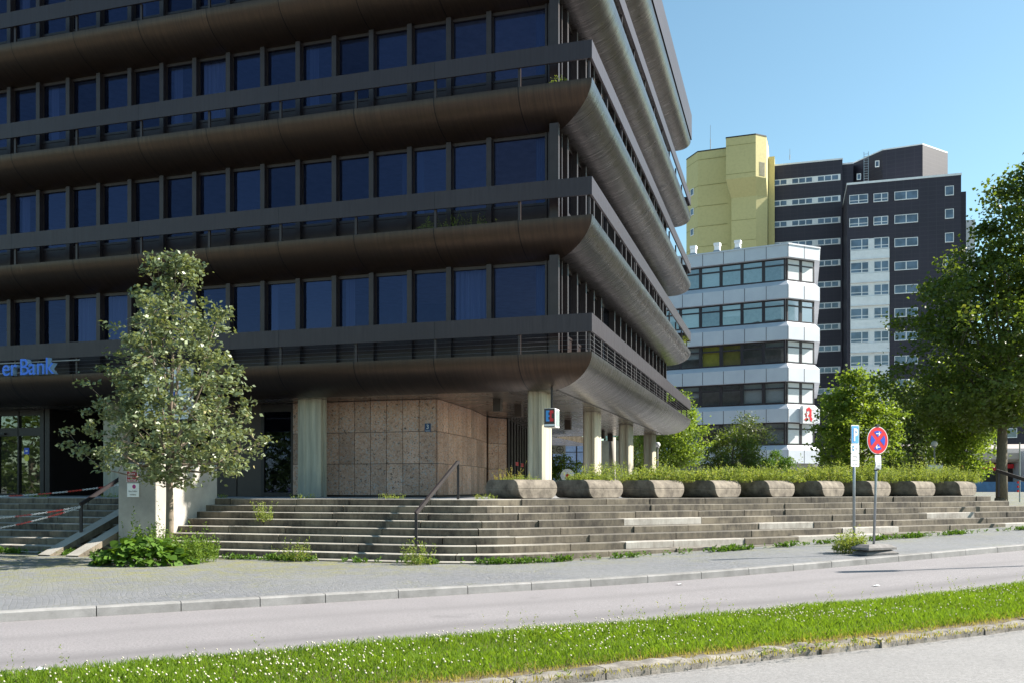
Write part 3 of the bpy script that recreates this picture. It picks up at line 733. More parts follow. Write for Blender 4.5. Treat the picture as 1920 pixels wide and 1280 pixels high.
# ------------------------------------------------------------------ concrete pier, its signs, handrails, chains
pier = empty('concrete_pier', W(-10.03, -4.05, 0), ANG, 'tall square concrete block with brown metal cap beside the young tree', 'pier')
mb = MB(); mb.bbox(-.54, -1.15, -.1, .54, 1.3, 2.18, .015); mb.obj('block', 'concrete', pier)
mb = MB(); mb.bbox(-.50, -1.11, 2.18, .50, 1.26, 2.30, .01); mb.obj('cap', 'brownpanel', pier)
sg = empty('warning_sign', W(-10.15, -5.225, 1.72), ANG, 'dark red warning plate with white lettering on the concrete block', 'sign')
mb = MB(); mb.box(-.155, 0, 0, .155, .012, .33); mb.obj('plate', 'signwhite', sg)
mb = MB(); mb.box(-.145, -.003, .01, .145, 0, .32); mb.obj('red_field', pm('plate_red', (.33, .015, .02), .4, bmp=0), sg)
for i, (s_, z_) in enumerate((('Unberechtigt', .25), ('parkende', .18), ('Fahrzeuge werden', .11), ('abgeschleppt', .035))):
    text(s_, .058 if i != 2 else .046, .001, 'signwhite', 'lettering', sg, (0, -.005, z_), sx=.72 if i == 2 else .85)
sg = empty('notice_sign', W(-10.12, -5.225, 1.36), ANG, 'white no stopping notice below the red plate on the concrete block', 'sign')
mb = MB(); mb.box(-.17, 0, 0, .17, .012, .33); mb.obj('plate', 'signwhite', sg)
def disc(mb, cx, cz, r, y0, y1, n=20):
    pts = [(cx+r*math.cos(2*math.pi*k/n), cz+r*math.sin(2*math.pi*k/n)) for k in range(n)]
    mb.rings([[(p[0], y1, p[1]) for p in reversed(pts)], [(p[0], y0, p[1]) for p in reversed(pts)]])
mb = MB(); disc(mb, .03, .25, .05, -.003, 0); mb.obj('red_ring', 'signred', sg)
mb = MB(); disc(mb, .03, .25, .036, -.005, -.003); mb.obj('blue_field', 'signdeep', sg)
mb = MB(); mb.bar((.0, -.006, .22), (.06, -.006, .28), .003, .012); mb.bar((.06, -.006, .22), (.0, -.006, .28), .003, .012); mb.obj('red_cross', 'signred', sg)
text('Bitte Zufahrt', .06, .001, 'grey', 'lettering', sg, (0, -.003, .12), sx=.8)
text('freihalten', .06, .001, 'grey', 'lettering', sg, (0, -.003, .04), sx=.8)

def handrail(pts, posts, label, w=.05, h=.09):
    a = Vector(pts[0]); e = empty('handrail', a, 0, label, 'handrail')
    mb = MB()
    for p, q_ in zip(pts[:-1], pts[1:]): mb.bar(Vector(p)-a, Vector(q_)-a, w, h)
    mb.obj('rail', 'railmetal', e)
    for b, t_ in posts:
        mb = MB(); b = Vector(b)-a; t_ = Vector(t_)-a; mb.box(b.x-.03, b.y-.03, b.z, b.x+.03, b.y+.03, t_.z); mb.obj('post', 'railmetal', e)
    return e
M['railmetal'] = pm('handrail_bronze', (.032, .025, .027), .5, .1, bmp=.02)
handrail([W(-2.8, -5.23, 1.02), W(-2.8, -2.62, 2.2), W(-2.8, -2.5, 2.2)], [(W(-2.8, -5.2, .3), W(-2.8, -5.2, 1.03)), (W(-2.8, -2.56, PT), W(-2.8, -2.56, 2.16))],
         'brown metal handrail on the sunlit steps below the stone wall')
handrail([W(-11.66, -5.23, 1.17), W(-11.66, -2.8, 2.3), W(-11.66, -2.5, 2.3)], [(W(-11.66, -5.2, .2), W(-11.66, -5.2, 1.16)), (W(-11.66, -2.6, PT), W(-11.66, -2.6, 2.25))],
         'dark metal handrail on the shaded steps left of the concrete block')
def chain(p, q_, sag, label, n=60):
    p, q_ = Vector(p), Vector(q_); e = empty('plastic_chain', p, 0, label, 'chain', 'red and white barrier chains')
    L = (q_-p).length; n = int(L/.055); segs = []
    for i in range(n):
        def P(t): return (q_-p)*t + Vector((0, 0, -4*sag*t*(1-t)))
        a, b = P(i/n), P((i+1)/n); d = (b-a).normalized(); s_ = d.cross(Vector((0, 0, 1))).normalized(); u_ = s_.cross(d)
        side = s_ if i % 2 else u_; m_ = (a+b)/2; l = (b-a).length*.68; col = i//9
        if col == len(segs): segs.append(MB())
        ring = [m_+d*(l*math.cos(t))+side*(.018*math.sin(t)) for t in [k*math.pi/4 for k in range(9)]]
        segs[col].tube(ring, .006, n=4, caps=False)
    for i, m_ in enumerate(segs): m_.obj(('white_links', 'red_links')[i % 2], ('whiteplastic', 'redplastic')[i % 2], e)
chain(W(-10.58, -3.6, 1.85), W(-24.5, -3.6, 2.05), .62, 'upper red and white plastic chain hanging from the concrete block')
chain(W(-11.66, -5.24, 1.12), W(-17.5, -5.24, .78), .16, 'middle red and white plastic chain tied to the shaded handrail')
chain(W(-11.66, -5.24, 1.10), W(-17.5, -5.24, .35), .22, 'lowest red and white plastic chain tied to the shaded handrail')

# ------------------------------------------------------------------ planters
PLA = 27.  # rotation so that one corner faces the camera
def planter_mesh():
    """square stone box in two halves: the upper half is rounded on one pair of sides, the lower half on the other pair"""
    mb = MB(); H = .49; rings = []; hw = .675; c = .022; D = .25
    for i in range(25):
        h = i/24; A = B = hw
        if h < .5: A -= D*(1-math.sqrt(max(0, 1-((.5-h)/.5)**2*.97)))+.03*(.5-h)
        if h > .5: B -= D*.9*(1-math.sqrt(max(0, 1-((h-.5)/.5)**2*.97)))
        if i == 0: B -= .02
        if i == 24: A -= .02
        if i == 12: A -= .008; B -= .008
        pts = []
        for k in range(4):
            cx, cy = (1, 1, -1, -1)[k]*(A-c), (-1, 1, 1, -1)[k]*(B-c)
            for m_ in range(3): an = R(-90+90*k+45*m_); pts.append((cx+c*math.cos(an), cy+c*math.sin(an), H*h))
        rings.append(pts)
    inn = [(x*.88, y*.82, z) for x, y, z in rings[-1]]; low = [(x*.86, y*.80, H-.06) for x, y, z in rings[-1]]
    mb.rings(rings+[inn, low], True, True); return mb.mesh('stone_box', 'planter', False)
pme = planter_mesh()
soilm = MB().box(-.5, -.34, .40, .5, .34, .445).mesh('soil', 'soil')
PW0 = Vector((.24, 24.05)); PD = Vector((.895, .446)); PP = 2.06
plants = ['first planter at the stair corner in front of the tall column, sparse brown stalks', 'second concrete planter from the stair corner, patchy low grass',
 'third concrete planter from the stair corner, thick pale green weeds', 'fourth concrete planter from the stair corner, below the far columns', 'middle planter of nine, fifth from the stair corner',
 'sixth concrete planter, left of the parking sign post', 'concrete planter behind the two sign posts', 'eighth concrete planter, next to last at the tree end', 'last concrete planter at the far end near the big tree trunk']
PPOS = []
for i in range(9):
    c = PW0+PD*(PP*i); PPOS.append(c)
    e = empty('concrete_planter', (c.x, c.y, PT), R(42+(i*37%7-3)*.7), plants[i], 'planter', 'concrete planters along the top step')
    link('stone_box', pme, e); link('soil', soilm, e)

# ------------------------------------------------------------------ leaf helpers
def leafset(cen, size, up=.4, wr=.5, droop=0.):
    """rhombic leaves, one per centre"""
    n = len(cen); d = rng.normal(size=(n, 3)); d[:, 2] = d[:, 2]*.6-droop; d /= np.linalg.norm(d, axis=1)[:, None]
    m = rng.normal(size=(n, 3)); m[:, 2] += up*2; s = np.cross(d, m); s /= np.linalg.norm(s, axis=1)[:, None]
    nn_ = np.cross(s, d)
    L = size*rng.uniform(.65, 1.25, (n, 1)); w = L*wr*.5
    a = cen-d*L*.5; b = cen+d*L*.5
    v = np.stack([a, cen-d*L*.05+s*w+nn_*w*.3, b, cen-d*L*.05-s*w+nn_*w*.3], 1).reshape(-1, 3)
    f = np.arange(n*4).reshape(n, 4); return v, f
def tree(name, label, pos, prof, leafmat, leaf, nclump, nper, csize, trunk_r, z_base, bark='bark', lean=(0, 0), cat='tree', group=None, nl=9, seed=1, lobes=.22, shell_=.45, wr=.6, up=.4, clear=None, spikes=.06):
    """prof: list of (height above base, radius)"""
    global rng
    rng = np.random.default_rng(seed); r = random.Random(seed)
    e = empty(name, pos, 0, label, cat, group)
    hs = [p[0] for p in prof]; rs = [p[1] for p in prof]; h0, h1 = hs[0], hs[-1]
    ph = rng.uniform(0, 6.28, 5)
    def env(h, a):
        k = 1+lobes*(math.sin(2*a+ph[0]+h*1.3)+.7*math.sin(3*a+ph[1]-h*2.1)+.5*math.sin(5*a+ph[2]+h*3))/1.5
        return np.interp(h, hs, rs)*k
    cl = []
    while len(cl) < nclump:
        h = r.uniform(h0, h1); rr_ = np.interp(h, hs, rs)
        if r.random() > (rr_/max(rs))**1.1+.08: continue
        a = r.uniform(0, 2*math.pi); q_ = env(h, a)*(1-shell_*(r.random()**1.6))*(1.2 if r.random() < spikes else 1)
        fx = (h-z_base)/(h1-z_base)
        cl.append((math.cos(a)*q_+lean[0]*fx, math.sin(a)*q_+lean[1]*fx, h))
    cl = np.array(cl)
    # trunk and limbs
    tb = MB(); top = Vector((lean[0]*.85, lean[1]*.85, h0+(h1-h0)*.82)); pts = []
    for i in range(9):
        t_ = i/8; pts.append((top.x*t_**2.2+.03*math.sin(i*1.7+seed), top.y*t_**2.2+.03*math.cos(i*2.1+seed), top.z*t_))
    tb.tube(pts, trunk_r, trunk_r*.12, 10)
    tb.tube([(0, 0, -.1), (0, 0, .12), (0, 0, .3)], trunk_r*1.18, trunk_r*.99, 12)
    def at(z):
        t_ = max(0, min(1, z/top.z)); return Vector((top.x*t_**2.2, top.y*t_**2.2, z))
    limbs = []
    idx = rng.choice(len(cl), min(nl*3, len(cl)), replace=False)
    for j, i in enumerate(idx[:nl]):
        c = Vector(cl[i]); zb = z_base+(c.z-z_base)*(.25 if c.z > h0+.3 else .8)*r.uniform(.7, 1); zb = max(z_base*.82, min(zb, top.z*.85)); b = at(zb)
        d = c-b; mid = b+d*.5+Vector((0, 0, -.10*d.length)); pp = [b, b+d*.25+Vector((0, 0, -.04*d.length)), mid, b+d*.78+Vector((0, 0, -.04*d.length)), c]
        rr_ = trunk_r*(.42-.2*(zb/top.z)); tb.tube([tuple(x) for x in pp], rr_, rr_*.18, 6); limbs += [pp[1], pp[2], pp[3], pp[4]]
    limbs += [at(z) for z in np.linspace(h0+.2, top.z, 6)]
    LA = np.array([tuple(x) for x in limbs])
    for c in cl[::max(1, len(cl)//160)]:
        k = np.argmin(((LA-c)**2).sum(1)); b = Vector(LA[k]); c = Vector(c); d = c-b
        tb.tube([tuple(b), tuple(b+d*.5+Vector((0, 0, -.06*d.length))), tuple(c)], max(.008, trunk_r*.07), .004, 4)
    tb.obj('trunk', bark, e, True)
    # leaves
    cs = rng.normal(size=(nclump, nper, 3))*np.array([csize, csize, csize*.6])*rng.uniform(.6, 1.25, (nclump, 1, 1))
    cen = (cl[:, None, :]+cs).reshape(-1, 3)
    tone = np.clip(np.repeat(rng.uniform(.1, .85, nclump), nper)*.6+rng.uniform(0, .42, nclump*nper), 0, 1)
    if clear is not None:
        k = clear(cen); cen = cen[k]; tone = tone[k]
    v, f = leafset(cen, leaf, up, wr)
    link('crown', npmesh('crown', v, f, np.repeat(tone, 4), leafmat), e)
    return e

# young whitebeam in front
tp = Vector((-7.44, 19.8))
tree('young_tree', 'young tree with silvery green leaves in front of the concrete block', (tp.x, tp.y, 0),
     [(1.65, .5), (2.05, 1.4), (2.7, 1.7), (3.4, 1.75), (3.9, 1.5), (4.4, 1.25), (5.0, 1.1), (5.5, .9), (6.0, .55), (6.6, .35)], 'leaf_beam', .112, 440, 33, .105, .095, 1.9,
     'bark_grey', (.15, 0), nl=26, seed=5, lobes=.36, shell_=.8, spikes=.13, wr=.62, up=.5)
# trees on the plaza and beyond
def pxy(px, Y): return ((px-960)/1713*Y, Y)
def tree_px(px, Y, z=None): x, y = pxy(px, Y); return (x, y, g(x, y) if z is None else z)
tree('maple_tree', 'largest tree, dense maple at the right edge with thick dark trunk', tree_px(1877, 42, .8),
     [(3.6, 2.6), (4.6, 4.4), (6.4, 4.9), (8.4, 4.8), (10.4, 4.1), (12.0, 3.6), (13.6, 2.7), (15.0, 1.9), (16.2, .8)], 'leaf_maple', .19, 760, 74, .40, .27, 3.6, nl=24, seed=8, lobes=.20, shell_=.85, wr=.85, lean=(2.6, 0))
tree('leafy_tree', 'bright leafy tree behind the parking sign', tree_px(1612, 50, PT),
     [(1.0, .8), (1.7, 1.9), (2.8, 2.2), (4.2, 2.1), (5.3, 1.5), (6.6, .5)], 'leaf_bright', .17, 210, 70, .27, .15, 1.6, nl=14, seed=12, shell_=.7, wr=.85)
tree('dark_tree', 'shaded dark green tree between the two bright leafy trees', tree_px(1722, 57, PT),
     [(.9, 1.2), (1.8, 2.2), (3.4, 2.3), (5.0, 1.8), (6.2, 1.0), (6.8, .3)], 'leaf_dark', .17, 300, 50, .32, .16, 1.5, nl=12, seed=22, shell_=.7, wr=.85)
tree('sunlit_tree', 'bright sunlit tree left of the dark maple trunk', tree_px(1808, 47, PT),
     [(.9, .7), (1.6, 1.3), (2.8, 1.6), (4.4, 1.5), (5.8, .8), (6.6, .3)], 'leaf_bright', .16, 260, 50, .28, .12, 1.2, nl=12, seed=25, shell_=.7, wr=.85)
tree('slender_tree', 'thin feathery tree in front of the silver office building', tree_px(1398, 46, PT),
     [(1.0, .5), (1.8, 1.1), (2.7, 1.35), (3.3, 1.0), (3.9, .35)], 'leaf_dark', .10, 130, 36, .20, .08, 1.2, nl=10, seed=31, lobes=.4, shell_=.8)
tree('bushy_tree', 'low wide bushy tree left of the round shrub', tree_px(1374, 44, PT),
     [(.2, 1.3), (.9, 1.7), (1.8, 1.5), (2.6, .9), (3.0, .2)], 'leaf_maple', .12, 200, 50, .20, .12, .4, nl=8, seed=33, shell_=.7)
tree('corner_tree', 'tree growing behind the far end of the dark building', tree_px(1262, 57, PT),
     [(1.5, .8), (2.2, 1.7), (3.4, 2.0), (4.6, 1.8), (5.6, 1.0), (6.1, .3)], 'leaf_bright', .16, 260, 50, .30, .14, 1.2, nl=12, seed=37, shell_=.75, wr=.8)
tree('understorey_tree', 'small shaded tree seen between the far columns', tree_px(1190, 62, PT),
     [(1.2, 1.0), (2.2, 1.6), (3.4, 1.5), (4.4, .4)], 'leaf_dark', .16, 120, 40, .30, .1, 1.0, nl=8, seed=38, shell_=.75, wr=.8)
tree('round_shrub', 'round bright green shrub above the planters', tree_px(1459, 34, PT),
     [(.1, .5), (.6, .68), (1.2, .58), (1.6, .15)], 'leaf_shrub', .07, 110, 60, .09, .03, .1, cat='shrub', nl=6, seed=41, lobes=.1, shell_=.6)
tree('passage_shrub', 'shrub seen under the building below the pharmacy board', tree_px(1052, 48, PT),
     [(.1, .9), (.7, 1.1), (1.5, .9), (1.9, .2)], 'leaf_bright', .10, 110, 60, .16, .03, .1, cat='shrub', nl=6, seed=42)
# trees across the street behind the camera, seen mirrored in the entrance glass
for i, (x, y, s_) in enumerate(((-45, -14, 3), (-51, -7, 4), (-57, 0, 5), (-63, 7, 7), (-69, 14, 8))):
    tree('street_tree', ['leftmost', 'second', 'middle', 'fourth', 'rightmost'][i]+' street tree mirrored in the entrance door glass', (x, y, 0), [(1.0, 2.6), (2.5, 3.8), (4.5, 4.0), (6.5, 2.8), (8.0, .6)], 'leaf_maple', .4, 120, 40, .6, .25, 2.0, nl=8, seed=50+s_, group='trees mirrored in the entrance glass', wr=.8)

# ------------------------------------------------------------------ small plants
def weeds_mesh(name, w, d, h, n, mat, seed, leaf=.05, nleaf=14, flower=0):
    """stems with feathery leaves inside a w x d bed"""
    r_ = np.random.default_rng(seed); V = []; Fc = []; tn = []; b = 0
    x = r_.uniform(-w/2, w/2, n); y = r_.uniform(-d/2, d/2, n); hh = h*r_.uniform(.45, 1.1, n)*(1-.45*(np.abs(x)/(w/2))**3)
    und = .5+.5*np.sin(x*3.1+seed)*np.sin(x*1.27+seed*2.3); hh = hh*(.55+.6*und)*np.where(r_.uniform(0, 1, n) > .93, 1.5, 1)
    lean = r_.normal(size=(n, 2))*.20*hh[:, None]
    base = np.stack([x, y, np.zeros(n)], 1); tip = base+np.concatenate([lean, hh[:, None]], 1)
    a = r_.uniform(0, math.pi, n); s = np.stack([np.cos(a), np.sin(a), a*0], 1)*.004
    V.append(np.stack([base-s, base+s, tip, tip], 1).reshape(-1, 3)); cnt = n
    t_ = r_.uniform(.15, 1, (n, nleaf, 1)); c = base[:, None]+(tip-base)[:, None]*t_
    dd = r_.normal(size=(n, nleaf, 3)); dd[..., 2] = np.abs(dd[..., 2])*.8; dd /= np.linalg.norm(dd, axis=2)[..., None]
    L = leaf*r_.uniform(.6, 1.3, (n, nleaf, 1)); sd_ = np.cross(dd, r_.normal(size=dd.shape)); sd_ /= np.linalg.norm(sd_, axis=2)[..., None]
    q_ = np.stack([c, c+dd*L*.5+sd_*L*.16, c+dd*L, c+dd*L*.5-sd_*L*.16], 2).reshape(-1, 3); V.append(q_)
    V = np.concatenate(V); Fc = np.arange(len(V)).reshape(-1, 4)
    per = r_.uniform(0, 1, n); tone = np.concatenate([np.repeat(per, 4), np.repeat(np.clip(per[:, None]*.7+r_.uniform(0, .3, (n, nleaf)), 0, 1).ravel(), 4)])
    return npmesh(name, V, Fc, tone, mat)
wl = ['sparse tall weeds with brown stalks in the planter nearest the corner', 'low grassy weeds in the second planter from the corner', 'dense pale weeds in the third planter from the corner', 'dense feathery weeds in the fourth planter',
      'feathery weeds in the middle planter of the row', 'weeds in the planter left of the parking sign', 'yellowish weeds in the planter behind the sign posts', 'thick weeds in the next to last planter', 'overhanging weeds in the last planter by the big tree']
wmes = {}
for i, c in enumerate(PPOS):
    if i == 0: me = weeds_mesh('planter_weeds', .9, .9, .22, 110, 'weed', 60, .045, 8)
    elif i == 1: me = weeds_mesh('planter_weeds', 1.0, 1.0, .34, 260, 'weed', 61, .06, 12)
    else: me = weeds_mesh('planter_weeds', 1.75, 1.5, (.5, .55, .5, .55, .62, .64, .70)[i-2], 470, 'weed', 62+i, .075, 16)
    z = PT+.43; e = link('planter_weeds', me, None, (c.x+(.25 if i > 1 else 0), c.y+(.45 if i > 1 else 0), z), R(26)); tag(e, wl[i], 'weeds', 'weeds growing in the planters')
e = link('tall_weeds', weeds_mesh('tall_weeds', 1.5, .7, .75, 120, 'weed', 90, .07, 16), None, (PPOS[1].x+.6, PPOS[1].y+.5, PT+.42), R(26)); tag(e, 'taller weeds rising before the second column', 'weeds')
e = link('hedge_weeds', weeds_mesh('hedge_weeds', 13., 1.4, .85, 2600, 'weed', 91, .09, 14), None, (*(PW0+PD*11.4+Vector((-.446, .895))*1.5), PT), R(26)); tag(e, 'strip of wild weeds growing behind the row of planters', 'weeds', kind='stuff')
e = link('dry_stalks', weeds_mesh('dry_stalks', .8, .5, .38, 26, 'drybrown' if 'drybrown' in M else 'drygrass', 92, .035, 26), None, (PPOS[0].x-.25, PPOS[0].y, PT+.43), R(26)); tag(e, 'reddish brown dry stalks in the first planter', 'weeds')

for x_, y_, z_, w_, h_, n_, sd_, lab in BALC:
    tag(link('balcony_weeds', weeds_mesh('balcony_weeds', w_, .4, h_, n_, 'weed', sd_, .05, 12), None, W(x_, y_, z_+.02), ANG), lab, 'weeds')
# weeds along the foot of the stairs and on the plaza edge (uncountable)
def scatter_weeds(name, pts, h, mat, leaf, nleaf, seed, label):
    r_ = np.random.default_rng(seed); pts = np.asarray(pts); n = len(pts); hh = h*r_.uniform(.3, 1.15, n)
    lean = r_.normal(size=(n, 2))*.3*hh[:, None]; tip = pts+np.concatenate([lean, hh[:, None]], 1)
    t_ = r_.uniform(.0, 1, (n, nleaf, 1)); c = pts[:, None]+(tip-pts)[:, None]*t_
    dd = r_.normal(size=(n, nleaf, 3)); dd[..., 2] = np.abs(dd[..., 2])*.9+.2; dd /= np.linalg.norm(dd, axis=2)[..., None]
    L = leaf*r_.uniform(.6, 1.3, (n, nleaf, 1)); sd_ = np.cross(dd, r_.normal(size=dd.shape)); sd_ /= np.linalg.norm(sd_, axis=2)[..., None]
    V = np.stack([c, c+dd*L*.5+sd_*L*.2, c+dd*L, c+dd*L*.5-sd_*L*.2], 2).reshape(-1, 3); per = r_.uniform(0, 1, n)
    tone = np.repeat(np.clip(per[:, None]*.6+r_.uniform(0, .4, (n, nleaf)), 0, 1).ravel(), 4)
    return tag(link(name, npmesh(name, V, np.arange(len(V)).reshape(-1, 4), tone, mat)), label, 'weeds', kind='stuff')
r2 = np.random.default_rng(4); pts = []
for k in range(2600):
    s = r2.uniform(-13, 19.5)
    dens = .9*math.sin(s*1.7)*math.sin(s*.63+1)+.5*math.sin(s*4.1)+(.45 if s < 0 else .3)
    if r2.random() > max(.05, dens): continue
    p, nr = path(TREAD*8+.04+abs(r2.normal())*.10, s); w_ = W(p.x, p.y); pts.append((w_.x, w_.y, g(w_.x, w_.y)))
scatter_weeds('foot_weeds', pts, .11, 'leaf_shrub', .07, 9, 5, 'green weeds growing along the foot of the steps')
pts = []
for k in range(900):
    s = r2.uniform(-14, 1); p, nr = path(-.25-abs(r2.normal())*.3, s); w_ = W(p.x, p.y)
    if math.sin(s*2.3)+math.sin(s*5.1) < .5: continue
    pts.append((w_.x, w_.y, PT))
scatter_weeds('plaza_weeds', pts, .12, 'weed', .035, 7, 6, 'sparse little weeds along the plaza edge above the steps')
pts = []
for k in range(200):
    a = [(-5.2, -6.1), (-2.35, -6.15), (-7.3, -4.0)][k % 3]; p = W(a[0]+r2.normal()*(.22, .16, .09)[k % 3], a[1]+r2.normal()*.08)
    pts.append((p.x, p.y, g(p.x, p.y) if k % 3 < 2 else .75))
scatter_weeds('tall_foot_weeds', pts, .46, 'weed', .045, 15, 7, 'taller weed tufts in the cracks of the steps')
# leafy burdock clump round the young tree
def bigleaf(name, cx, cy, rad, n, h, leaf, mat, seed, label, cat='plant'):
    r_ = np.random.default_rng(seed); a = r_.uniform(0, 6.283, n); q_ = rad*np.sqrt(r_.uniform(0, 1, n))
    x = np.cos(a)*q_*1.35; y = np.sin(a)*q_*.8; z = h*(1-(q_/rad)**2)*r_.uniform(.25, 1, n)+.05
    cen = np.stack([x, y, z], 1)
    d = np.stack([np.cos(a), np.sin(a), r_.uniform(-.5, .3, n)], 1)+r_.normal(size=(n, 3))*.35; d /= np.linalg.norm(d, axis=1)[:, None]
    s = np.cross(d, np.array([0, 0, 1.])+r_.normal(size=(n, 3))*.45); s /= np.linalg.norm(s, axis=1)[:, None]; nn_ = np.cross(s, d)
    L = leaf*r_.uniform(.5, 1.25, (n, 1)); V = []
    prof = [(0, .12), (.2, .42), (.5, .46), (.8, .26)]
    ring = []
    for t_, w_ in prof: ring.append(cen+d*L*t_+s*L*w_+nn_*L*.07)
    ring.append(cen+d*L*1.0-nn_*L*.1)
    for t_, w_ in reversed(prof): ring.append(cen+d*L*t_-s*L*w_+nn_*L*.07)
    V = np.stack(ring, 1).reshape(-1, 3); Fc = np.arange(n*9).reshape(n, 9)
    o = link(name, npmesh(name, V, Fc, np.repeat(r_.uniform(0, 1, n), 9), mat), None, (cx, cy, 0)); return tag(o, label, cat)
bigleaf('burdock_plant', tp.x-.15, tp.y-.95, .72, 520, .55, .17, 'leaf_shrub', 3, 'clump of large leaved green plants round the foot of the young tree')
e = link('wild_flowers', weeds_mesh('wild_flowers', 1.9, .9, .85, 400, 'greenweed', 95, .07, 20), None, (tp.x+.15, tp.y-.35, 0), R(-10)); tag(e, 'tall thin wild flowers around the young tree trunk', 'weeds')
e = link('grass_tuft', weeds_mesh('grass_tuft', .62, .5, .42, 240, 'weed', 96, .07, 9), None, tree_px(1596, 20.2), 0); tag(e, 'yellow green grass tuft at the foot of the parking sign', 'grass tuft')

# ------------------------------------------------------------------ verge grass
r3 = np.random.default_rng(9)
def grass(name, n, hmin, hmax, wdt, s0, s1, n0, n1, mat, label, edge=0):
    s = r3.uniform(s0, s1, n); q_ = r3.uniform(n0, n1, n)
    # keep only what lies near the camera's view
    X = T.x*s+NN.x*q_; Y = T.y*s+NN.y*q_
    k = (Y > 3.2) & (np.abs(X) < Y*.60+1.2); X, Y, s, q_ = X[k], Y[k], s[k], q_[k]; n = len(X)
    gz = np.array([g(a, b) for a, b in zip(X, Y)])
    pn = np.sin(s*2.1+q_*3)*np.sin(s*.9-q_*2.2)*.5+.5
    base = np.stack([X, Y, gz], 1); h = r3.uniform(hmin, hmax, n)*(.75+.5*pn)
    ln = r3.normal(size=(n, 2))*.42*h[:, None]; tip = base+np.stack([ln[:, 0], ln[:, 1], h], 1)
    a = r3.uniform(0, math.pi, n); sv = np.stack([np.cos(a), np.sin(a), a*0], 1)*wdt*r3.uniform(.6, 1.3, (n, 1))
    mid = (base+tip)/2+np.stack([-ln[:, 0]*.12, -ln[:, 1]*.12, h*.12], 1)
    V = np.stack([base-sv, base+sv, mid+sv*.8, mid-sv*.8, mid-sv*.8, mid+sv*.8, tip, tip], 1)[:, [0, 1, 2, 3, 6]].reshape(-1, 3)
    F3 = np.arange(n*5).reshape(n, 5)[:, [0, 1, 2, 4, 3]]
    tone = np.clip(r3.uniform(0, 1, n)*.6+pn*.4, 0, 1)
    return tag(link(name, npmesh(name, V, F3, np.repeat(tone, 5), mat)), label, 'grass', kind='stuff')
grass('verge_grass', 210000, .025, .082, .003, -4, 26, 6.98, 8.93, 'grass', 'bright green lawn strip with clover between the two roads')
grass('dry_edge_grass', 15000, .02, .06, .003, -4, 26, 6.80, 7.22, 'drygrass', 'dry yellowish grass along the near edge of the lawn strip')
def vpts(n, n0, n1, thr, seed):
    r_ = np.random.default_rng(seed); out = []
    for k in range(n):
        s_ = r_.uniform(-3, 26); q_ = r_.uniform(n0, n1)
        if math.sin(s_*1.9+seed)*math.sin(s_*.7+q_)+.4*math.sin(s_*5.3) < thr: continue
        x_, y_ = st(s_, q_); out.append((x_, y_, g(x_, y_)))
    return out
scatter_weeds('long_stalks', vpts(420, 8.3, 8.95, -.2, 21), .26, 'weed', .022, 16, 22, 'long thin stalks on the far edge of the lawn strip')
scatter_weeds('kerb_growth', vpts(900, 6.5, 6.8, .25, 23), .07, 'weed', .03, 9, 24, 'patchy weeds growing over the old kerb')
grass('kerb_weeds', 3500, .02, .05, .004, -4, 26, 6.50, 6.68, 'drygrass', 'dry weeds in the gutter below the old kerb')
# clover heads
n = 5200; s = r3.uniform(-4, 26, n); q_ = 7.05+1.85*r3.beta(1.6, 1.1, n); pn = np.sin(s*1.3+q_*2.3)*np.sin(s*.55-q_*1.7+1)*.5+.5
k = r3.uniform(0, 1, n) < np.clip(pn**1.3+.12, 0, 1)*np.where(s < 6, 1, .55); s, q_ = s[k], q_[k]
X = T.x*s+NN.x*q_; Y = T.y*s+NN.y*q_; k = (Y > 3) & (np.abs(X) < Y*.6+1); X, Y = X[k], Y[k]; n = len(X)
Z = np.array([g(a, b) for a, b in zip(X, Y)])+r3.uniform(.05, .10, n); rr_ = r3.uniform(.006, .0125, n)
oct_ = np.array([(1,0,0),(0,1,0),(-1,0,0),(0,-1,0),(0,0,1),(0,0,-1)], float)
V = (np.stack([X, Y, Z], 1)[:, None]+oct_[None]*rr_[:, None, None]).reshape(-1, 3)
fo = np.array([(0,1,4),(1,2,4),(2,3,4),(3,0,4),(1,0,5),(2,1,5),(3,2,5),(0,3,5)])
Fc = (np.arange(n)[:, None, None]*6+fo[None]).reshape(-1, 3)
tag(link('clover_flowers', npmesh('clover_flowers', V, Fc, np.ones(len(V)), 'flower')), 'white clover flower heads scattered over the lawn strip', 'flowers', kind='stuff')

# ------------------------------------------------------------------ street signs
px_, Y_ = 1603, 22.2; X_ = (px_-960)/1713*Y_; gz = g(X_, Y_)
ps = empty('parking_sign', (X_, Y_, gz), R(28), 'blue and white parking sign with two white plates on a grey pole', 'sign')
sc_ = 22.2/1713
zt = 1.6+(912-796)*sc_-gz; z1 = 1.6+(912-831)*sc_-gz; z2 = 1.6+(912-849)*sc_-gz; z3 = 1.6+(912-874)*sc_-gz
mb = MB(); mb.tube([(0, .03, -.05), (0, .03, zt-.02)], .034, n=12); mb.obj('pole', 'galv', ps, True)
def plate(mb, w_, z0, z1_, y=0, r=.025):
    pts = []
    for cx, cz, a0 in ((w_/2-r, z1_-r, 0), (-w_/2+r, z1_-r, 90), (-w_/2+r, z0+r, 180), (w_/2-r, z0+r, 270)):
        for k in range(4): pts.append((cx+r*math.cos(R(a0+30*k)), cz+r*math.sin(R(a0+30*k))))
    mb.rings([[(a, y, b) for a, b in reversed(pts)], [(a, y-.006, b) for a, b in reversed(pts)]])
mb = MB(); plate(mb, .27, z1, zt); mb.obj('parking_plate', 'signwhite', ps)
mb = MB(); plate(mb, .235, z1+.02, zt-.02, -.007, .015); mb.obj('blue_field', pm('parking_blue', (.10, .38, .80), .4, bmp=0), ps)
text('P', .42, .002, 'signwhite', 'lettering', ps, (.005, -.018, z1+.075), sx=.72, bold=.012)
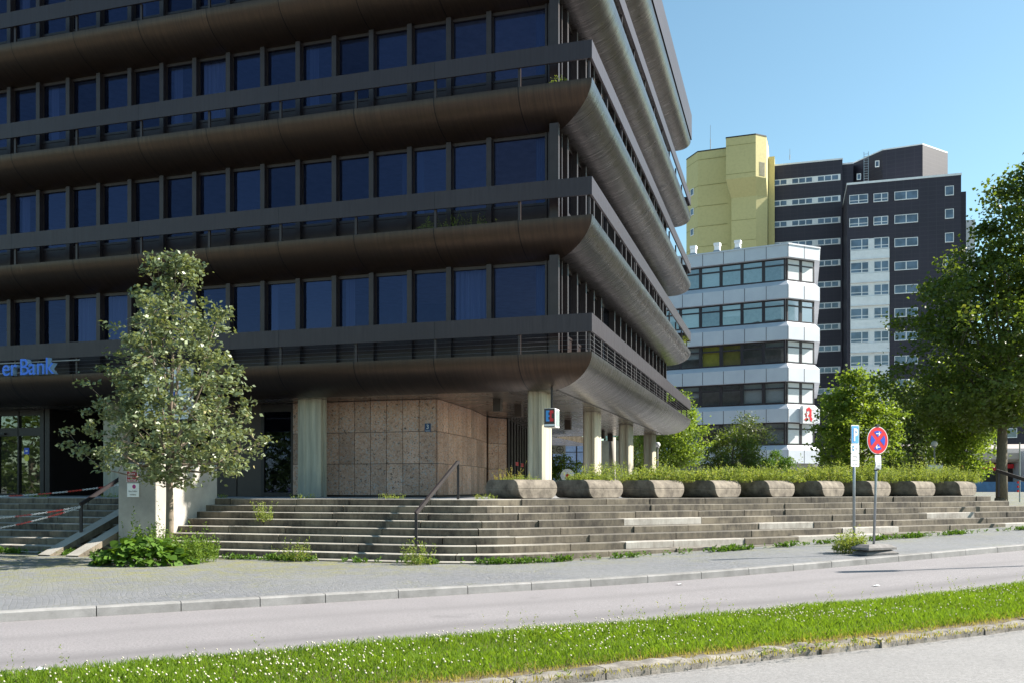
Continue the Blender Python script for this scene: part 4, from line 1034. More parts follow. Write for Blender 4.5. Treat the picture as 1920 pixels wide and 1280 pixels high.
mb = MB(); plate(mb, .28, z2+.004, z1-.004); mb.obj('disc_plate', 'signwhite', ps)
mb = MB(); mb.box(-.09, -.010, z2+.06, -.035, -.0065, z1-.05); mb.obj('disc_symbol', pm('symbol_blue', (.12, .35, .55), .5, bmp=0), ps)
mb = MB(); mb.box(-.085, -.013, z2+.11, -.04, -.011, z2+.135); mb.obj('disc_window', 'signwhite', ps)
text('2 Std.', .055, .001, 'grey', 'lettering', ps, (.045, -.009, z2+.10), sx=.8)
mb = MB(); plate(mb, .28, z3, z2-.004); mb.obj('hours_plate', 'signwhite', ps)
text('werktags', .05, .001, 'grey', 'lettering', ps, (0, -.009, z2-.09), sx=.9)
text('Mo-Fr 8-19', .045, .001, 'grey', 'lettering', ps, (0, -.009, z2-.18), sx=.85)
text('Sa   8-14', .045, .001, 'grey', 'lettering', ps, (0, -.009, z2-.28), sx=.85)

px_, Y_ = 1640, 19.7; X_ = (px_-960)/1713*Y_; gz = g(X_, Y_); sc_ = Y_/1713
ns = empty('no_stopping_sign', (X_, Y_, gz), R(24), 'round red and blue no stopping sign on a leaning pole in a rubber base', 'sign')
zc = 1.6+(912-824.5)*sc_-gz; Rr = .30; ln = (8*sc_)/1.9
hub = bpy.data.objects.new('sign_post', None)
mb = MB(); mb.tube([(-.0, .03, .1), (.06, .03, zc*.6), (.095, .03, zc+.33)], .027, n=12); mb.obj('pole', 'galv', ns, True)
mb = MB(); disc(mb, .08, zc, Rr, -.008, 0, 40); mb.obj('sign_disc', 'signwhite', ns)
mb = MB(); disc(mb, .08, zc, Rr*.95, -.011, -.008, 40); mb.obj('red_field', 'signred', ns)
def sector(mb, c, r, a0, a1, inset, y0, y1):
    # blue wedge between the cross bars
    pts = []
    am = (a0+a1)/2; tip = (c[0]+math.cos(am)*inset, c[1]+math.sin(am)*inset); dlt = math.asin(min(.9, inset*math.sin((a1-a0)/2)/r))
    pts.append(tip)
    for k in range(9):
        a = a0+dlt+(a1-a0-2*dlt)*k/8; pts.append((c[0]+r*math.cos(a), c[1]+r*math.sin(a)))
    mb.rings([[(p[0], y1, p[1]) for p in reversed(pts)], [(p[0], y0, p[1]) for p in reversed(pts)]])
mb = MB()
for k in range(4): sector(mb, (.08, zc), Rr*.70, R(45+90*k), R(135+90*k), .065, -.014, -.011)
mb.obj('blue_field', 'signdeep', ns)
def arrow(mb, cx, cz, dr, y=-.017):
    mb.box(cx-.055, y, cz-.009, cx+.055, y+.002, cz+.009)
    for sgn in (-1, 1): mb.bar((cx+dr*.06, y, cz), (cx+dr*.02, y, cz+sgn*.042), .002, .018)
mb = MB(); arrow(mb, .08, zc+.145, 1); arrow(mb, .08, zc-.145, -1); mb.obj('arrow', 'signwhite', ns)
mb = MB(); mb.box(.045, -.02, zc+Rr-.01, .115, .05, zc+Rr+.05); mb.box(.05, -.02, zc-Rr-.05, .11, .05, zc-Rr+.01); mb.obj('clamp', 'black', ns)
mb = MB(); v = []
for i in range(7):
    t_ = i/6; z = zc-Rr-.02-.31*t_; b_ = -.02-.03*math.sin(t_*3.1)
    v += [(-.015-.02*t_**2, b_+.015*math.sin(t_*6), z), (.14-.01*math.sin(t_*4), b_-.01, z)]
mb.add(v, [(2*i, 2*i+1, 2*i+3, 2*i+2) for i in range(6)]); mb.obj('paper_notice', 'signwhite', ns)
for k_ in range(3):
    mb = MB()
    z = zc-Rr-.19-.03*k_; mb.box(.03, -.056, z, .11, -.054, z+.008); mb.obj('printed_line', 'grey', ns)
mb = MB(); mb.box(.03, -.04, zc-Rr-.35, .09, .05, zc-Rr-.31); mb.obj('clip', 'black', ns)
M['rubber'] = pm('grey_rubber_base', (.22, .205, .20), .9, c2=(.13, .12, .115), scale=6, bmp=.3)
for k_, (z, dx, rr0) in enumerate(((.0, .02, .40), (.115, -.02, .41))):
    mb = MB(); a, b = rr0, .24; zz = z
    mb.rings([[(dx-a, -b, zz), (dx+a, -b, zz), (dx+a, b, zz), (dx-a, b, zz)], [(dx-a, -b, zz+.045), (dx+a, -b, zz+.045), (dx+a, b, zz+.045), (dx-a, b, zz+.045)],
              [(dx-a*.72, -b*.6, zz+.11), (dx+a*.72, -b*.6, zz+.11), (dx+a*.72, b*.6, zz+.11), (dx-a*.72, b*.6, zz+.11)]])
    mb.obj('base_block', 'rubber', ns).rotation_euler[2] = R(-8+k_*10)
# litter
def litter(loc, w_, d_, mat, label, h=.02):
    mb = MB(); r_ = random.Random(int(loc[0]*100)); v = []
    for i in range(4):
        for k in range(3): v.append(((i/3-.5)*w_+r_.uniform(-.01, .01), (k/2-.5)*d_+r_.uniform(-.01, .01), r_.uniform(.004, h)))
    mb.add(v, [(i*3+k, (i+1)*3+k, (i+1)*3+k+1, i*3+k+1) for i in range(3) for k in range(2)])
    o = mb.obj('litter', mat); o.location = (loc[0], loc[1], g(loc[0], loc[1])+loc[2]); o.rotation_euler[2] = .5; tag(o, label, 'litter')
def gp(px, py, zz=0):
    Y = 1713*(1.6-zz)/(py-912); return ((px-960)/1713*Y, Y, zz)
litter((*gp(1256, 1084, -.1)[:2], -.105), .3, .1, 'redplastic', 'red and white wrapper lying by the kerb', .03)
litter((*gp(1275, 1095, -.1)[:2], -.11), .13, .08, 'whiteplastic', 'white scrap on the road near the red wrapper')
litter((*gp(1643, 1097, -.05)[:2], -.11), .12, .08, 'whiteplastic', 'small white scrap on the road below the signs')
litter((*gp(1815, 1190, -.05)[:2], -.125), .13, .06, 'whiteplastic', 'crumpled white paper on the near road')
litter((*gp(75, 1277, .03)[:2], .1), .07, .06, 'whiteplastic', 'crumpled white tissue in the lawn strip', .05)
litter((*gp(838, 1205, .07)[:2], .1), .04, .04, 'whiteplastic', 'pale scrap among the clover')
# ------------------------------------------------------------------ silver office building
def dirv(deg): return Vector((math.cos(R(deg)), math.sin(R(deg))))
OB = empty('silver_office_building', (22.8, 75.8, 0), 0, 'silver panelled office building with dark ribbon windows behind the trees', 'building')
ud = Vector((-.883, .469)); cd_ = Vector((2.72, 1.27)); rd = Vector((.30, .954))
scb = 75.8/1713; FL = 76.9*scb
def zy(py): return 1.6+(912-py)*scb
def OW(d, off, s):                # along left face
    nrm = Vector((-.469, -.883)); return ud*s+nrm*off
bandtops = [458.5, 526.5, 603.2, 680, 756.5, 833.5]
def facade_pts(off):
    nl_ = Vector((-.469, -.883)); nc = Vector((cd_.y, -cd_.x)).normalized(); nr_ = Vector((rd.y, -rd.x)).normalized()
    def inter(p, d, q, e):
        det = d.x*(-e.y)+e.x*d.y; r_ = q-p; t_ = (r_.x*(-e.y)+e.x*r_.y)/det; return p+d*t_
    a = ud*17+nl_*off; c0 = inter(nl_*off, ud, nc*off, cd_); c1 = inter(nc*off, cd_, cd_+nr_*off, rd); b = cd_+rd*14+nr_*off
    return [a, c0, c1, b]
def loop(off, z): p = facade_pts(off); return [(q.x, q.y, z) for q in p]+[(p[3].x-10, p[3].y+8, z), (p[0].x+3, p[0].y+8, z)]
BO = .42
for i, yt in enumerate(bandtops):
    zt_ = zy(yt); hb = (25.5 if i == 0 else 34)*scb
    mb = MB()
    if i == 0: mb.rings([loop(BO, zt_-hb), loop(BO, zt_-.12)]); mb.rings([loop(BO+.06, zt_-.12), loop(BO+.06, zt_)])
    else: mb.rings([loop(BO, zt_-hb), loop(BO, zt_-.40), loop(0.02, zt_)])
    # joints between panels
    bd = mb.obj('facade_band', 'silver', OB)
    jb = MB(); P = facade_pts(BO+.004)
    zj0, zj1 = zt_-hb, zt_-(.12 if i == 0 else .40)
    for k in range(9):
        c = P[1]+ud*(1.8*k if k else .01); jb.bar((c.x, c.y, zj0), (c.x, c.y, zj1), .045, .01)
    c = (P[1]+P[2])/2; jb.bar((c.x, c.y, zj0), (c.x, c.y, zj1), .045, .01)
    jb.obj('joint', 'offwin', bd)
mb = MB(); mb.rings([loop(-1.6, -.2), loop(-1.6, zy(462))]); mb.obj('core', 'slab', OB)
mb = MB(); mb.rings([loop(-.9, -.5), loop(-.9, zy(866))]); mb.obj('ground_floor', 'concrete', OB)
mb = MB(); mb.rings([loop(-.2, zy(880)), loop(-.2, zy(868))]); mb.obj('plinth', 'concrete', OB)
CH = cd_.length
yellowc = pm('yellow_curtain', (.6, .5, .06), .9, bmp=0); M['yellowc'] = yellowc; M['blind'] = pm('blind_white', (.7, .71, .72), .7, bmp=0, stretch=(1, 1, 20), scale=3)
rwx = random.Random(12)
for i in range(5):
    zt_ = zy(bandtops[i])-(25.5 if i == 0 else 34)*scb; zb_ = zy(bandtops[i+1])+.01; h = zt_-zb_
    wins = [(Vector((0, 0))+ud*(.12+1.8*k), ud, 1.8) for k in range(9)]+[(cd_*(1/CH)*(CH/2*(k+1)-.02), -cd_/CH, CH/2-.04) for k in range(2)]
    for j, (p0_, dd, ww) in enumerate(wins):
        a = math.atan2(-dd.y, -dd.x)                      # local +x = -dd
        fr = MB(); fr.box(-ww, -.0, 0, -ww+.13, .12, h); fr.box(-.13, 0, 0, 0, .12, h); fr.box(-ww+.13, 0, 0, -.13, .12, .12); fr.box(-ww+.13, 0, h-.1, -.13, .12, h); fr.box(-ww+.13, 0, h*.68, -.13, .12, h*.68+.12)
        o = fr.obj('window', 'offwin', OB); o.location = (p0_.x, p0_.y, zb_); o.rotation_euler[2] = a
        gl_ = MB(); gl_.add([(-ww+.1, .06, .1), (-.1, .06, .1), (-.1, .06, h-.05), (-ww+.1, .06, h-.05)], [(0, 1, 2, 3)]); gl_.obj('pane', 'offglass', o)
        kind = rwx.random(); mt = None
        if j < 9 and i == 2 and j in (2, 3): mt = 'yellowc'
        elif (j == 9 and i in (0, 3)) or (j == 10 and i == 3): mt = 'blind'
        elif kind < (.4 if i < 2 else .85): mt = 'blind'  # extra blinds on the lower floors, added to brighten the dark panes
        if mt:
            cb = MB(); y_ = .02 if (mt == 'blind' and j >= 9) else .25; lo = h*.08 if (j >= 9 or mt == 'yellowc') else h*rwx.choice((.1, .1, .45, .66))
            cb.box(-ww+.14, y_, lo, -.14, y_+.02, h-.1); cb.obj('blind' if mt == 'blind' else 'curtain', mt, o)
roofv = [(1293, 477), (1338, 472), (1377, 468)]
for i, (px, py) in enumerate(roofv):
    t_ = ((px-960)/1713); # point on left face
    s_ = (22.8-t_*75.8)/(.883+t_*.469); p = ud*s_+Vector((.469, .883))*1.2
    e = empty('roof_vent', (22.8+p.x, 75.8+p.y, zy(458.5)-.02), R(-28), ['white roof vent nearest the dark building', 'middle white roof vent of three', 'white roof vent nearest the corner of the silver building'][i], 'roof vent', 'vents on the silver building roof')
    mb = MB(); mb.rings([[(-.5, -.4, 0), (.5, -.4, 0), (.5, .4, 0), (-.5, .4, 0)], [(-.26, -.26, .5), (.26, -.26, .5), (.26, .26, .5), (-.26, .26, .5)]]); mb.obj('base', 'galv', e)
    mb = MB(); mb.box(-.22, -.22, .5, .22, .22, .85); mb.box(-.27, -.27, .92, .27, .27, 1.15); mb.box(-.2, -.2, .85, .2, .2, .92); mb.obj('cowl', 'white', e)
# pharmacy sign on the chamfer
nc = Vector((cd_.y, -cd_.x)).normalized(); c = cd_*.52+nc*(BO+.02)
e = empty('pharmacy_sign', (22.8+c.x, 75.8+c.y, zy(793)), math.atan2(cd_.y, cd_.x), 'white square sign with red letter A on the silver building corner', 'sign')
mb = MB(); mb.box(-.55, -.35, 0, .72, .0, 1.45); mb.obj('sign_box', 'whiteplastic', e)
def flat(poly, y0, y1, mb):
    mb.rings([[(x, y1, z) for x, z in reversed(poly)], [(x, y0, z) for x, z in reversed(poly)]])
sA = 1.2/1280; ox = -.42; 
def AP(pts): return [((x-385)*.00230-.42, (880-y)*.00215+.13) for x, y in pts]
mb = MB()
for poly in ([(610,310),(730,410),(725,545),(645,545),(640,470),(580,415),(565,490),(490,470),(490,375)], [(645,545),(725,545),(725,700),(775,760),(715,875),(645,800),(640,680)],
             [(645,545),(640,680),(575,680),(575,600),(600,560)], [(440,545),(500,545),(510,680),(450,680)], [(385,800),(450,735),(575,725),(570,800),(500,862)], [(490,470),(565,490),(575,545),(500,545)]):
    flat(AP(poly), -.37, -.355, mb)
mb.obj('red_emblem', 'signred', e)
mb = MB()
for poly in ([(470,565),(610,565),(545,625),(510,620)], [(510,620),(545,620),(550,700),(515,700)], [(500,705),(560,705),(560,722),(500,722)], [(500,480),(550,490),(560,530),(520,540)]):
    flat(AP(poly), -.39, -.371, mb)
mb.obj('cup', 'signwhite', e)

# ------------------------------------------------------------------ dark apartment tower
def HW(X0, Y0, x, y): return (X0+.957*x+.289*y, Y0-.289*x+.957*y)
XT, YT = 53.2, 108.2
AT = empty('apartment_tower', (XT, YT, 0), ANG, 'dark slate clad apartment tower with white framed windows and balconies', 'building')
zr = 38.7
mb = MB(); mb.box(-12.7, 0, 0, 0, 16, zr-.25); mb.obj('main_block', 'purple', AT)
mb = MB(); mb.box(-12.75, -.05, zr-.25, .05, 16, zr); mb.obj('roof_edge', 'white', AT)
mb = MB(); mb.box(0, 2.2, 0, .9, 15, zr-1.6); mb.box(.9, 3.5, zr-1.9, .95, 15, zr-1.6); mb.obj('side_block', 'purple', AT)
mb = MB(); mb.box(.9, 6.2, 0, 2.6, 18, zr-4.0); mb.obj('rear_block', 'white', AT)
# set back wing with window strips
sx, sy = (43.4-XT)*.957-(120-YT)*.289, (43.4-XT)*.289+(120-YT)*.957
mb = MB(); mb.box(sx-9.9, sy, 0, sx, sy+12, 44.5); mb.box(sx, sy+.9, 0, sx+1.4, sy+10, 44.1); mb.obj('rear_wing', 'purple', AT)
mb = MB(); mb.box(sx-9.9, sy-.05, 44.5, sx+.05, sy+12, 44.7); mb.box(sx+.05, sy+.85, 44.1, sx+1.4, sy+10, 44.3); mb.obj('roof_edge', 'white', AT)
# penthouse polygon
def ph(px, Y): X = (px-960)/1713*Y; dx, dy = X-XT, Y-YT; return (dx*.957-dy*.289, dx*.289+dy*.957)
pp = [ph(1597, 122), ph(1655, 117), ph(1730, 115), ph(1777, 118), ph(1777, 130), ph(1600, 132)]
mb = MB(); mb.prism(pp, 30, 44.6); mb.obj('penthouse', 'purple', AT)
mb = MB(); mb.prism([(x*1.0, y) for x, y in pp], 44.6, 44.75); mb.obj('penthouse_edge', 'white', AT)
M['aptglass'] = glass('apartment_glass', (.25, .3, .35), .28, (.7, .82, .95))
M['netcurt'] = pm('net_curtain', (.55, .6, .66), .9, bmp=0, scale=2, stretch=(6, 6, .5))
# narrow inner windows
def awin(x, z, w_, h_, mull=(.5,), trans=None, y=0, curt=.5, mat='white', parent=None, par=None):
    b = .07; fr = MB(); fr.box(-w_/2, -.06, 0, -w_/2+b, .04, h_); fr.box(w_/2-b, -.06, 0, w_/2, .04, h_); fr.box(-w_/2+b, -.06, 0, w_/2-b, .04, b*1.3); fr.box(-w_/2+b, -.06, h_-b, w_/2-b, .04, h_)
    for m_ in mull: c = -w_/2+m_*w_; fr.box(c-.05, -.05, b*1.3, c+.05, .03, h_-b)
    if trans: fr.box(-w_/2+b, -.04, trans, w_/2-b, .02, trans+.07)
    o = fr.obj('window', mat, par or AT); o.location = (x, y-.02, z)
    p_ = MB(); p_.add([(-w_/2+.05, -.015, .05), (w_/2-.05, -.015, .05), (w_/2-.05, -.015, h_-.05), (-w_/2+.05, -.015, h_-.05)], [(0, 1, 2, 3)]); p_.obj('pane', 'aptpane', o)
    if rwx.random() < curt:
        s0 = rwx.choice((0, 0, .5)); s1 = rwx.choice((1, 1, .5)) if s0 == 0 else 1
        c_ = MB(); c_.box(-w_/2+.08+s0*(w_-.16), -.012, .1, -w_/2+.08+s1*(w_-.16), -.008, h_-.08); c_.obj('curtain', 'netcurt', o)
    return o
# apartment panes are set on the solid block: reflective tinted glass
def opane(name, c, refl):
    m, t, p = nmat(name); p.inputs['Base Color'].default_value = (*c, 1); p.inputs['Roughness'].default_value = .05; p.inputs['Specular IOR Level'].default_value = refl; 
    t.links.new(mixc(t, ramp(t, noise(t, coords(t, (1, 1, 1), 'World'), .6, 2), .4, .6), c, tuple(x*.5 for x in c)), p.inputs['Base Color']); return m
M['aptpane'] = opane('apartment_pane', (.10, .15, .22), 1.0); M['aptcurt'] = opane('apartment_pane_curtained', (.30, .38, .44), .8)
_aw = awin
def xs_at(px): t_ = (px-960)/1713; return (t_*YT-XT)/(.957+t_*.289)
def zface(py, x): Yp = YT-.289*x; return 1.6+(912-py)*Yp/1713
x3 = xs_at(1699); x4 = xs_at(1780); x1 = xs_at(1610); x2 = xs_at(1651.5)
FH = 43.9/1713*(YT-.289*x3)
zr3 = zface(375, x3)
for k in range(9):
    z = zr3-FH*k
    awin(x3, z, 2.62, 1.05, curt=.6)
    if k < 5: awin(x4, z+.05+.08*(k > 0), .95, 1.15, mull=(), curt=.5)
    if k < 2:
        awin(x1, z, 2.15, 1.1, mull=(.5,), trans=.35, curt=.3); awin(x2, z, 1.65, 1.05, mull=(.55,), trans=.35, curt=.3)
# white balcony bay
xa, xb = xs_at(1594.5), xs_at(1667.5); ztop_ = zface(445, xb)
mb = MB(); mb.box(xa, -.02, 6, xb, .0, ztop_); mb.obj('bay_wall', 'white', AT)
for k in range(8):
    z = zr3-FH*(k+2)
    awin(x1+.1, z-.05, 2.1, 1.35, mull=(.62,), trans=.4, y=-.04, curt=.6); awin(x2+.05, z-.05, 1.7, 1.35, mull=(.5,), trans=.4, y=-.04, curt=.6)
    mb = MB(); mb.box(xa, -.22, z-1.18, xb, -.021, z-.14); mb.box(xa, -.34, z-1.26, xb, -.021, z-1.18); mb.obj('balcony_front', 'white', AT)
# strips on rear wing
wz = 42.2
for k in range(11):
    z = wz-2.8*k
    mb = MB(); mb.box(sx-9.7, sy-.08, z-.4, sx-.25, sy-.0, z+.42); wb = mb.obj('window_band', 'white', AT)
    for grp in range(3):
        mb = MB()
        for q3 in range(3):
            xx_ = sx-9.55+grp*3.25+q3*.88; mb.box(xx_, sy-.10, z-.27, xx_+.74, sy-.081, z+.30)
        mb.obj('pane', 'aptpane', wb)
mb = MB()
for s_ in (-.25, .25): mb.box(ph(1624, 112)[0]+s_-.03, ph(1624, 112)[1], zr-.6, ph(1624, 112)[0]+s_+.03, ph(1624, 112)[1]+.06, zr+3.9)
for k in range(14):
    x_, y_ = ph(1624, 112); mb.box(x_-.25, y_+.01, zr-.3+.3*k, x_+.25, y_+.04, zr-.26+.3*k)
mb.obj('roof_ladder', 'galv', AT)
for px, py in ((1609, 324), (1643, 314)):
    x_, y_ = ph(px, 119.3 if px < 1620 else 116.5); o = awin(x_, 1.6+(912-py)*116.5/1713-.4, .5, .8, mull=(), y=y_-1.2, curt=0)
# ------------------------------------------------------------------ yellow tower
YX, YY = (1417-960)/1713*118.5, 118.5
YTW = empty('yellow_tower', (YX, YY, 0), ANG, 'tall pale yellow tower block with overhanging upper box', 'building')
def yl(px, Y): X = (px-960)/1713*Y; dx, dy = X-YX, Y-YY; return (dx*.957-dy*.289, dx*.289+dy*.957)
def zz(py, Y=118.5): return 1.6+(912-py)*Y/1713
p0_, p1_, p2_ = yl(1361, 123), yl(1308, 124.5), yl(1287, 127.5)
mb = MB(); mb.prism([p2_, p1_, (p0_[0]+1, p0_[1]), (p0_[0]+1, p0_[1]+8), (p2_[0], p2_[1]+6)], 0, zz(283.5, 124)); body = mb.obj('tower_body', 'yellow', YTW)
mb = MB(); mb.prism([(x-.02, y-.05) for x, y in (p2_, p1_, (p0_[0]+1, p0_[1]))]+[(p0_[0]+1, p0_[1]+8), (p2_[0], p2_[1]+6)], zz(283.5, 124), zz(283.5, 124)+.15); mb.obj('roof_edge', 'darkmetal', YTW)
xl = yl(1361, 119.7)[0]; xl2 = yl(1370.5, 119.7)[0]; ch = yl(1435, 119.5)
zt_, zm, zb_ = zz(253), zz(331), zz(362)
topoly = [(xl, .2), (0, 0), (1.3, 1.2), (1.5, 5), (1.5, 8), (xl, 8)]
lowpoly = [(xl2, 1.4), (.0, 1.25), (1.4, 2.1), (1.5, 5), (1.5, 8), (xl2, 8)]
mb = MB()
mb.rings([[(x, y, -.2) for x, y in lowpoly], [(x, y, zb_) for x, y in lowpoly], [(x, y, zm) for x, y in topoly], [(x, y, zt_) for x, y in topoly]])
mb.obj('stair_tower', 'yellow', YTW)
mb = MB(); mb.rings([[(x*1.01, y-.04, zt_) for x, y in topoly], [(x*1.01, y-.04, zt_+.15) for x, y in topoly]]); mb.obj('roof_edge', 'darkmetal', YTW)
mb = MB(); mb.box(1.5, 4.0, 30, 2.3, 8, zz(277)); mb.obj('side_box', 'yellow', YTW)
mb = MB()
for py in (268, 322, 405, 444):
    z = zz(py)
    P_ = topoly if py < 335 else lowpoly
    mb.bar((P_[0][0], P_[0][1]-.012, z), (P_[1][0], P_[1][1]-.012, z), .02, .05)
for py in (296, 345, 384, 422, 460):
    z = zz(py, 123.5); mb.bar((p1_[0], p1_[1]-.012, z), (p0_[0]+.2, p0_[1]-.012, z), .02, .05); mb.bar((p2_[0], p2_[1]-.012, z), (p1_[0], p1_[1]-.012, z), .02, .05)
mb.obj('joint', pm('joint_dark_yellow', (.30, .27, .10), .9, bmp=0), YTW)  # darker yellow lines for the panel joints
mb = MB(); v_ = Vector((1.3, 1.2)); n_ = Vector((1.2, -1.3)).normalized()
for k in range(12):
    z = zz(327)+.15*k; a = v_*.35+n_*.03; b = v_*.85+n_*.03; mb.bar((a.x, a.y, z), (b.x, b.y, z), .03, .06)
mb.obj('louvre', 'concrete', YTW)
for py in (362, 399, 437, 474):
    a = Vector(p2_)*.45+Vector(p1_)*.55; d_ = (Vector(p1_)-Vector(p2_)).normalized()
    o = awin(0, 0, .85, .95, mull=(), par=YTW, curt=0); o.location = (a.x+d_.y*.03-.02, a.y-d_.x*.03, zz(py, 126)-.45); o.rotation_euler[2] = math.atan2(d_.y, d_.x)
for nm, px, Y, y0, y1, lab in (('roof_antenna', 1332, 125, 282, 235, 'thin antenna mast on the yellow tower roof'), ('roof_antenna', 1481, 122, 300, 280, 'thin antenna on the dark wing roof')):
    mb = MB(); mb.tube([(0, 0, 0), (0, 0, (y0-y1)*.45*Y/1713)], .05, n=6); mb.tube([(0, 0, (y0-y1)*.45*Y/1713), (0, 0, (y0-y1)*Y/1713)], .025, n=5); o = mb.obj(nm, 'grey'); X = (px-960)/1713*Y; o.location = (X, Y, zz(y0, Y)); tag(o, lab, 'antenna')

X_, Y_ = pxy(1905, 104)
DB = empty('dark_rear_building', (X_, Y_, 0), ANG, 'dark slate building seen behind the maple trunk above the shop', 'building')
mb = MB(); mb.box(-5.5, 0, 0, 9, 8, 1.6+(912-640)*104/1713); mb.obj('body', 'purple', DB)
for r_ in range(3):
    for c_ in range(4):
        awin(-3.6+3.1*c_, 7.2+3.0*r_, 1.2, 1.1, mull=(), par=DB, curt=.6)
# ------------------------------------------------------------------ low things beyond the plaza
# shop pavilion with rounded pale canopy and red fascia at the far right
SX, SY = (1850-960)/1713*78, 78
sh = empty('shop_pavilion', (SX, SY, 1.1), R(-6), 'low shop building with rounded pale canopy and red sign strip', 'building')
zs = lambda py: 1.6+(912-py)*78/1713-1.1
mb = MB(); rings = []
for k in range(9):
    a = R(10*k); rings.append([(-7.5, -1.6+1.4*(1-math.cos(a*1.0)), 0), (9, -1.6+1.4*(1-math.cos(a)), 0)])
v = []; top_, bot_ = zs(832), zs(866)
prof = [(0, top_), (-.5, top_-.05), (-.95, top_-.4), (-1.1, (top_+bot_)/2), (-.95, bot_+.25), (-.5, bot_), (.6, bot_-.02)]
mb.rings([[(-9, y+0, z) for y, z in prof]+[(-9, 4, bot_), (-9, 4, top_)], [(9, y, z) for y, z in prof]+[(9, 4, bot_), (9, 4, top_)]]); mb.obj('canopy', 'canopy' if 'canopy' in M else pm('canopy_pale', (.58, .5, .46), .6, bmp=0, scale=.5), sh)
mb = MB(); mb.box(-8, .6, -1, 9, .8, bot_-.03); mb.obj('shop_front', 'darkmetal', sh)
mb = MB()
for k in range(8): mb.box(-7+2.1*k, .5, 0, -6.75+2.1*k, .6, bot_-.5)
mb.box(-3.2, .56, .1, -2.4, .595, 1.1); mb.box(1.6, .56, .1, 2.4, .595, .9); mb.obj('shop_frame', 'white', sh)
mb = MB(); mb.box(-3.6, -.0, zs(877), 2.2, .3, zs(869)); mb.box(-1.2, .05, zs(881), 1.6, .25, zs(877)); mb.obj('fascia', 'signred', sh)
M['gold'] = pm('gold_letter', (.8, .65, .3), .5, bmp=0)
text('GOLDANKAUF', .36, .01, 'gold', 'lettering', sh, (.35, -.02, zs(875.6)), sx=.8)
mb = MB(); mb.box(2.3, -1.8, -.8, 2.4, .4, zs(846)); mb.box(2.4, -1.8, -.8, 6, -1.7, zs(846)); mb.obj('side_wall', 'silver', sh)
# blue hoarding on the street
M['blueh'] = pm('blue_boards', (.06, .16, .34), .7, bmp=.05)
mb = MB(); mb.box(-14, -.1, -.6, 14, .1, 1.15); hb_ = mb.obj('blue_hoarding', 'blueh'); hb_.location = (*pxy(1960, 70), 1.2-.6+.25); tag(hb_, 'long blue fence behind the maple trunk', 'fence')
# small street post with red and white bands
sp_ = empty('marker_post', tree_px(1912, 46), 0, 'thin post with red and white bands right of the maple trunk', 'post')
mb = MB(); mb.tube([(0, 0, 0), (0, 0, 3.0)], .035, n=8); mb.obj('pole', 'galv', sp_)
mb = MB()
for k in range(3): mb.tube([(-.09, 0, .5+.22*k), (-.09, 0, .61+.22*k)], .05, n=8)
mb.obj('red_band', 'signred', sp_)
# far right handrail
handrail([tuple(pxy(1868, 29))+(1.6+31*29/1713,), tuple(pxy(1980, 27.2))+(1.6-5*27.2/1713,)], [(tuple(pxy(1872, 29))+(PT,), tuple(pxy(1872, 29))+(1.6+30*29/1713,))], 'dark handrail beyond the last planter at the right edge', .06, .1)
# globe lamps
for px, Y, py, lab in ((1233, 50, 833, 'white globe lamp behind the last columns'), (1752, 44, 831, 'white globe lamp in front of the dark tree')):
    x, y = pxy(px, Y); zc_ = 1.6+(912-py)*Y/1713
    e = empty('globe_lamp', (x, y, PT), 0, lab, 'street lamp', 'globe lamps on the plaza')
    mb = MB(); mb.tube([(0, 0, 0), (0, 0, zc_-PT-.1)], .05, .035, 8); mb.tube([(0, 0, zc_-PT-.18), (0, 0, zc_-PT-.1)], .09, n=10); mb.obj('pole', 'grey', e)
    mb = MB(); mb.sphere((0, 0, zc_-PT), .15, 16, 10); mb.obj('globe', 'whiteplastic', e, True)
# info cabinet + notice
e = empty('info_board', tree_px(1752, 43, PT), R(10), 'white information cabinet under the globe lamp', 'cabinet')
mb = MB(); mb.bbox(-.36, -.12, .15, .36, .12, 1.35, .02); mb.obj('cabinet_body', 'white', e)
mb = MB(); mb.box(-.36, -.16, 1.36, .36, .14, 1.42); mb.obj('lid', 'brownpanel', e); text('4', .3, .004, 'grey', 'digit', e, (0, -.13, .75))
# pharmacy board under the building
e = empty('pharmacy_board', (1.15, 50, 0), R(-3), 'white board with black lettering and round cross emblem under the building', 'sign')
zb0, zb1 = 1.6+(912-850)*50/1713, 1.6+(912-834)*50/1713
mb = MB(); mb.box(.2, 0, zb0, 1.78, .1, zb1); mb.obj('board', 'signwhite', e)
text('apotheken-', .19, .004, 'black', 'lettering', e, (.85, -.01, zb0+.26), sx=.8); text('apotheke', .19, .004, 'black', 'lettering', e, (.85, -.01, zb0+.07), sx=.8)
mb = MB(); pts = [(1.48+.19*math.cos(a), -.012, (zb0+zb1)/2+.19*math.sin(a)) for a in [2*math.pi*k/24 for k in range(25)]]; mb.tube(pts, .014, n=4)
mb.box(1.465, -.014, zb0+.1, 1.495, -.004, zb1-.1); mb.box(1.34, -.016, (zb0+zb1)/2-.015, 1.62, -.004, (zb0+zb1)/2+.015); mb.obj('emblem', 'black', e)
mb = MB(); mb.box(.25, .1, PT, .33, .18, zb1); mb.box(1.65, .1, PT, 1.73, .18, zb1); mb.obj('posts', 'grey', e)
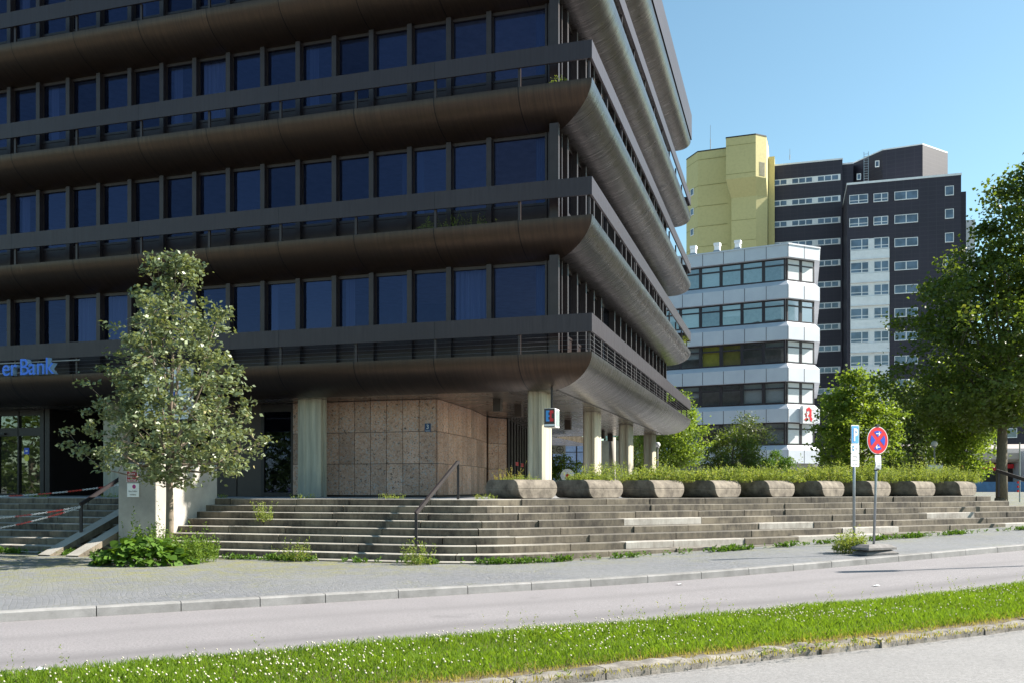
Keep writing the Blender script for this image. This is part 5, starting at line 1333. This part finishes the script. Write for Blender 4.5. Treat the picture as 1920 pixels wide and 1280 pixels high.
# glazed office far behind, seen through the columns
GX, GY_ = pxy(1078, 74)
gb_ = empty('glass_office', (GX, GY_, 0), R(-12), 'light blue panelled building seen between the columns', 'building')
mb = MB(); mb.box(-4.2, 0, 0, 1.6, 8, 5.4); mb.obj('body', pm('blue_panels', (.36, .47, .68), .4, bmp=0), gb_)
mb = MB()
for k in range(-3, 3): mb.box(-.9+1.0*k, -.05, .2, -.82+1.0*k, 0, 5.2)
for k in range(5): mb.box(-4.2, -.03, .8+.9*k, 1.6, -.001, .84+.9*k)
mb.obj('panel_joint', 'darkmetal', gb_)
# pale wall and round pillar between second and third column
wx, wy = pxy(1135, 53)
mb = MB(); mb.box(-.75, 0, 0, .8, .4, 3.0); mb.box(-.75, -.004, 1.9, .8, 0, 1.92); o = mb.obj('garden_wall', pm('pale_render', (.42, .45, .38), .8, bmp=0)); o.location = (wx, wy, PT); tag(o, 'pale green rendered wall seen between two columns', 'wall')
wx, wy = pxy(1148, 50); mb = MB(); mb.tube([(0, 0, 0), (0, 0, SZ-PT)], .19, n=20); o = mb.obj('round_pillar', 'concrete', None, True); o.location = (wx, wy, PT); tag(o, 'cream round pillar beside the pale green wall', 'pillar')
wx, wy = pxy(1064, 40); e = empty('round_notice', (wx, wy, PT), 0, 'white rounded board standing in the planting under the building', 'sign')
mb = MB(); disc(mb, 0, .80, .30, -.02, .02, 24); mb.obj('board', 'signwhite', e); mb = MB(); mb.box(-.03, 0, 0, .03, .04, .7); mb.obj('post', 'grey', e)
mb = MB(); disc(mb, .02, .78, .10, -.03, -.02, 14); mb.obj('picture', 'redplastic', e)
# street lamp just outside the frame: its pole throws the thin shadow on the road
sx_, sy_ = 17.7, 18.8
e = empty('street_lamp', (sx_, sy_, g(sx_, sy_)-.1), 0, 'tall grey street lamp post beside the road right of the frame', 'street lamp')
mb = MB(); mb.tube([(0, 0, 0), (0, 0, 8)], .08, .05, 10); mb.obj('pole', 'galv', e, True)
mb = MB(); mb.bbox(-.9, -.15, 7.9, .1, .15, 8.05, .03); mb.obj('lamp_head', 'grey', e)
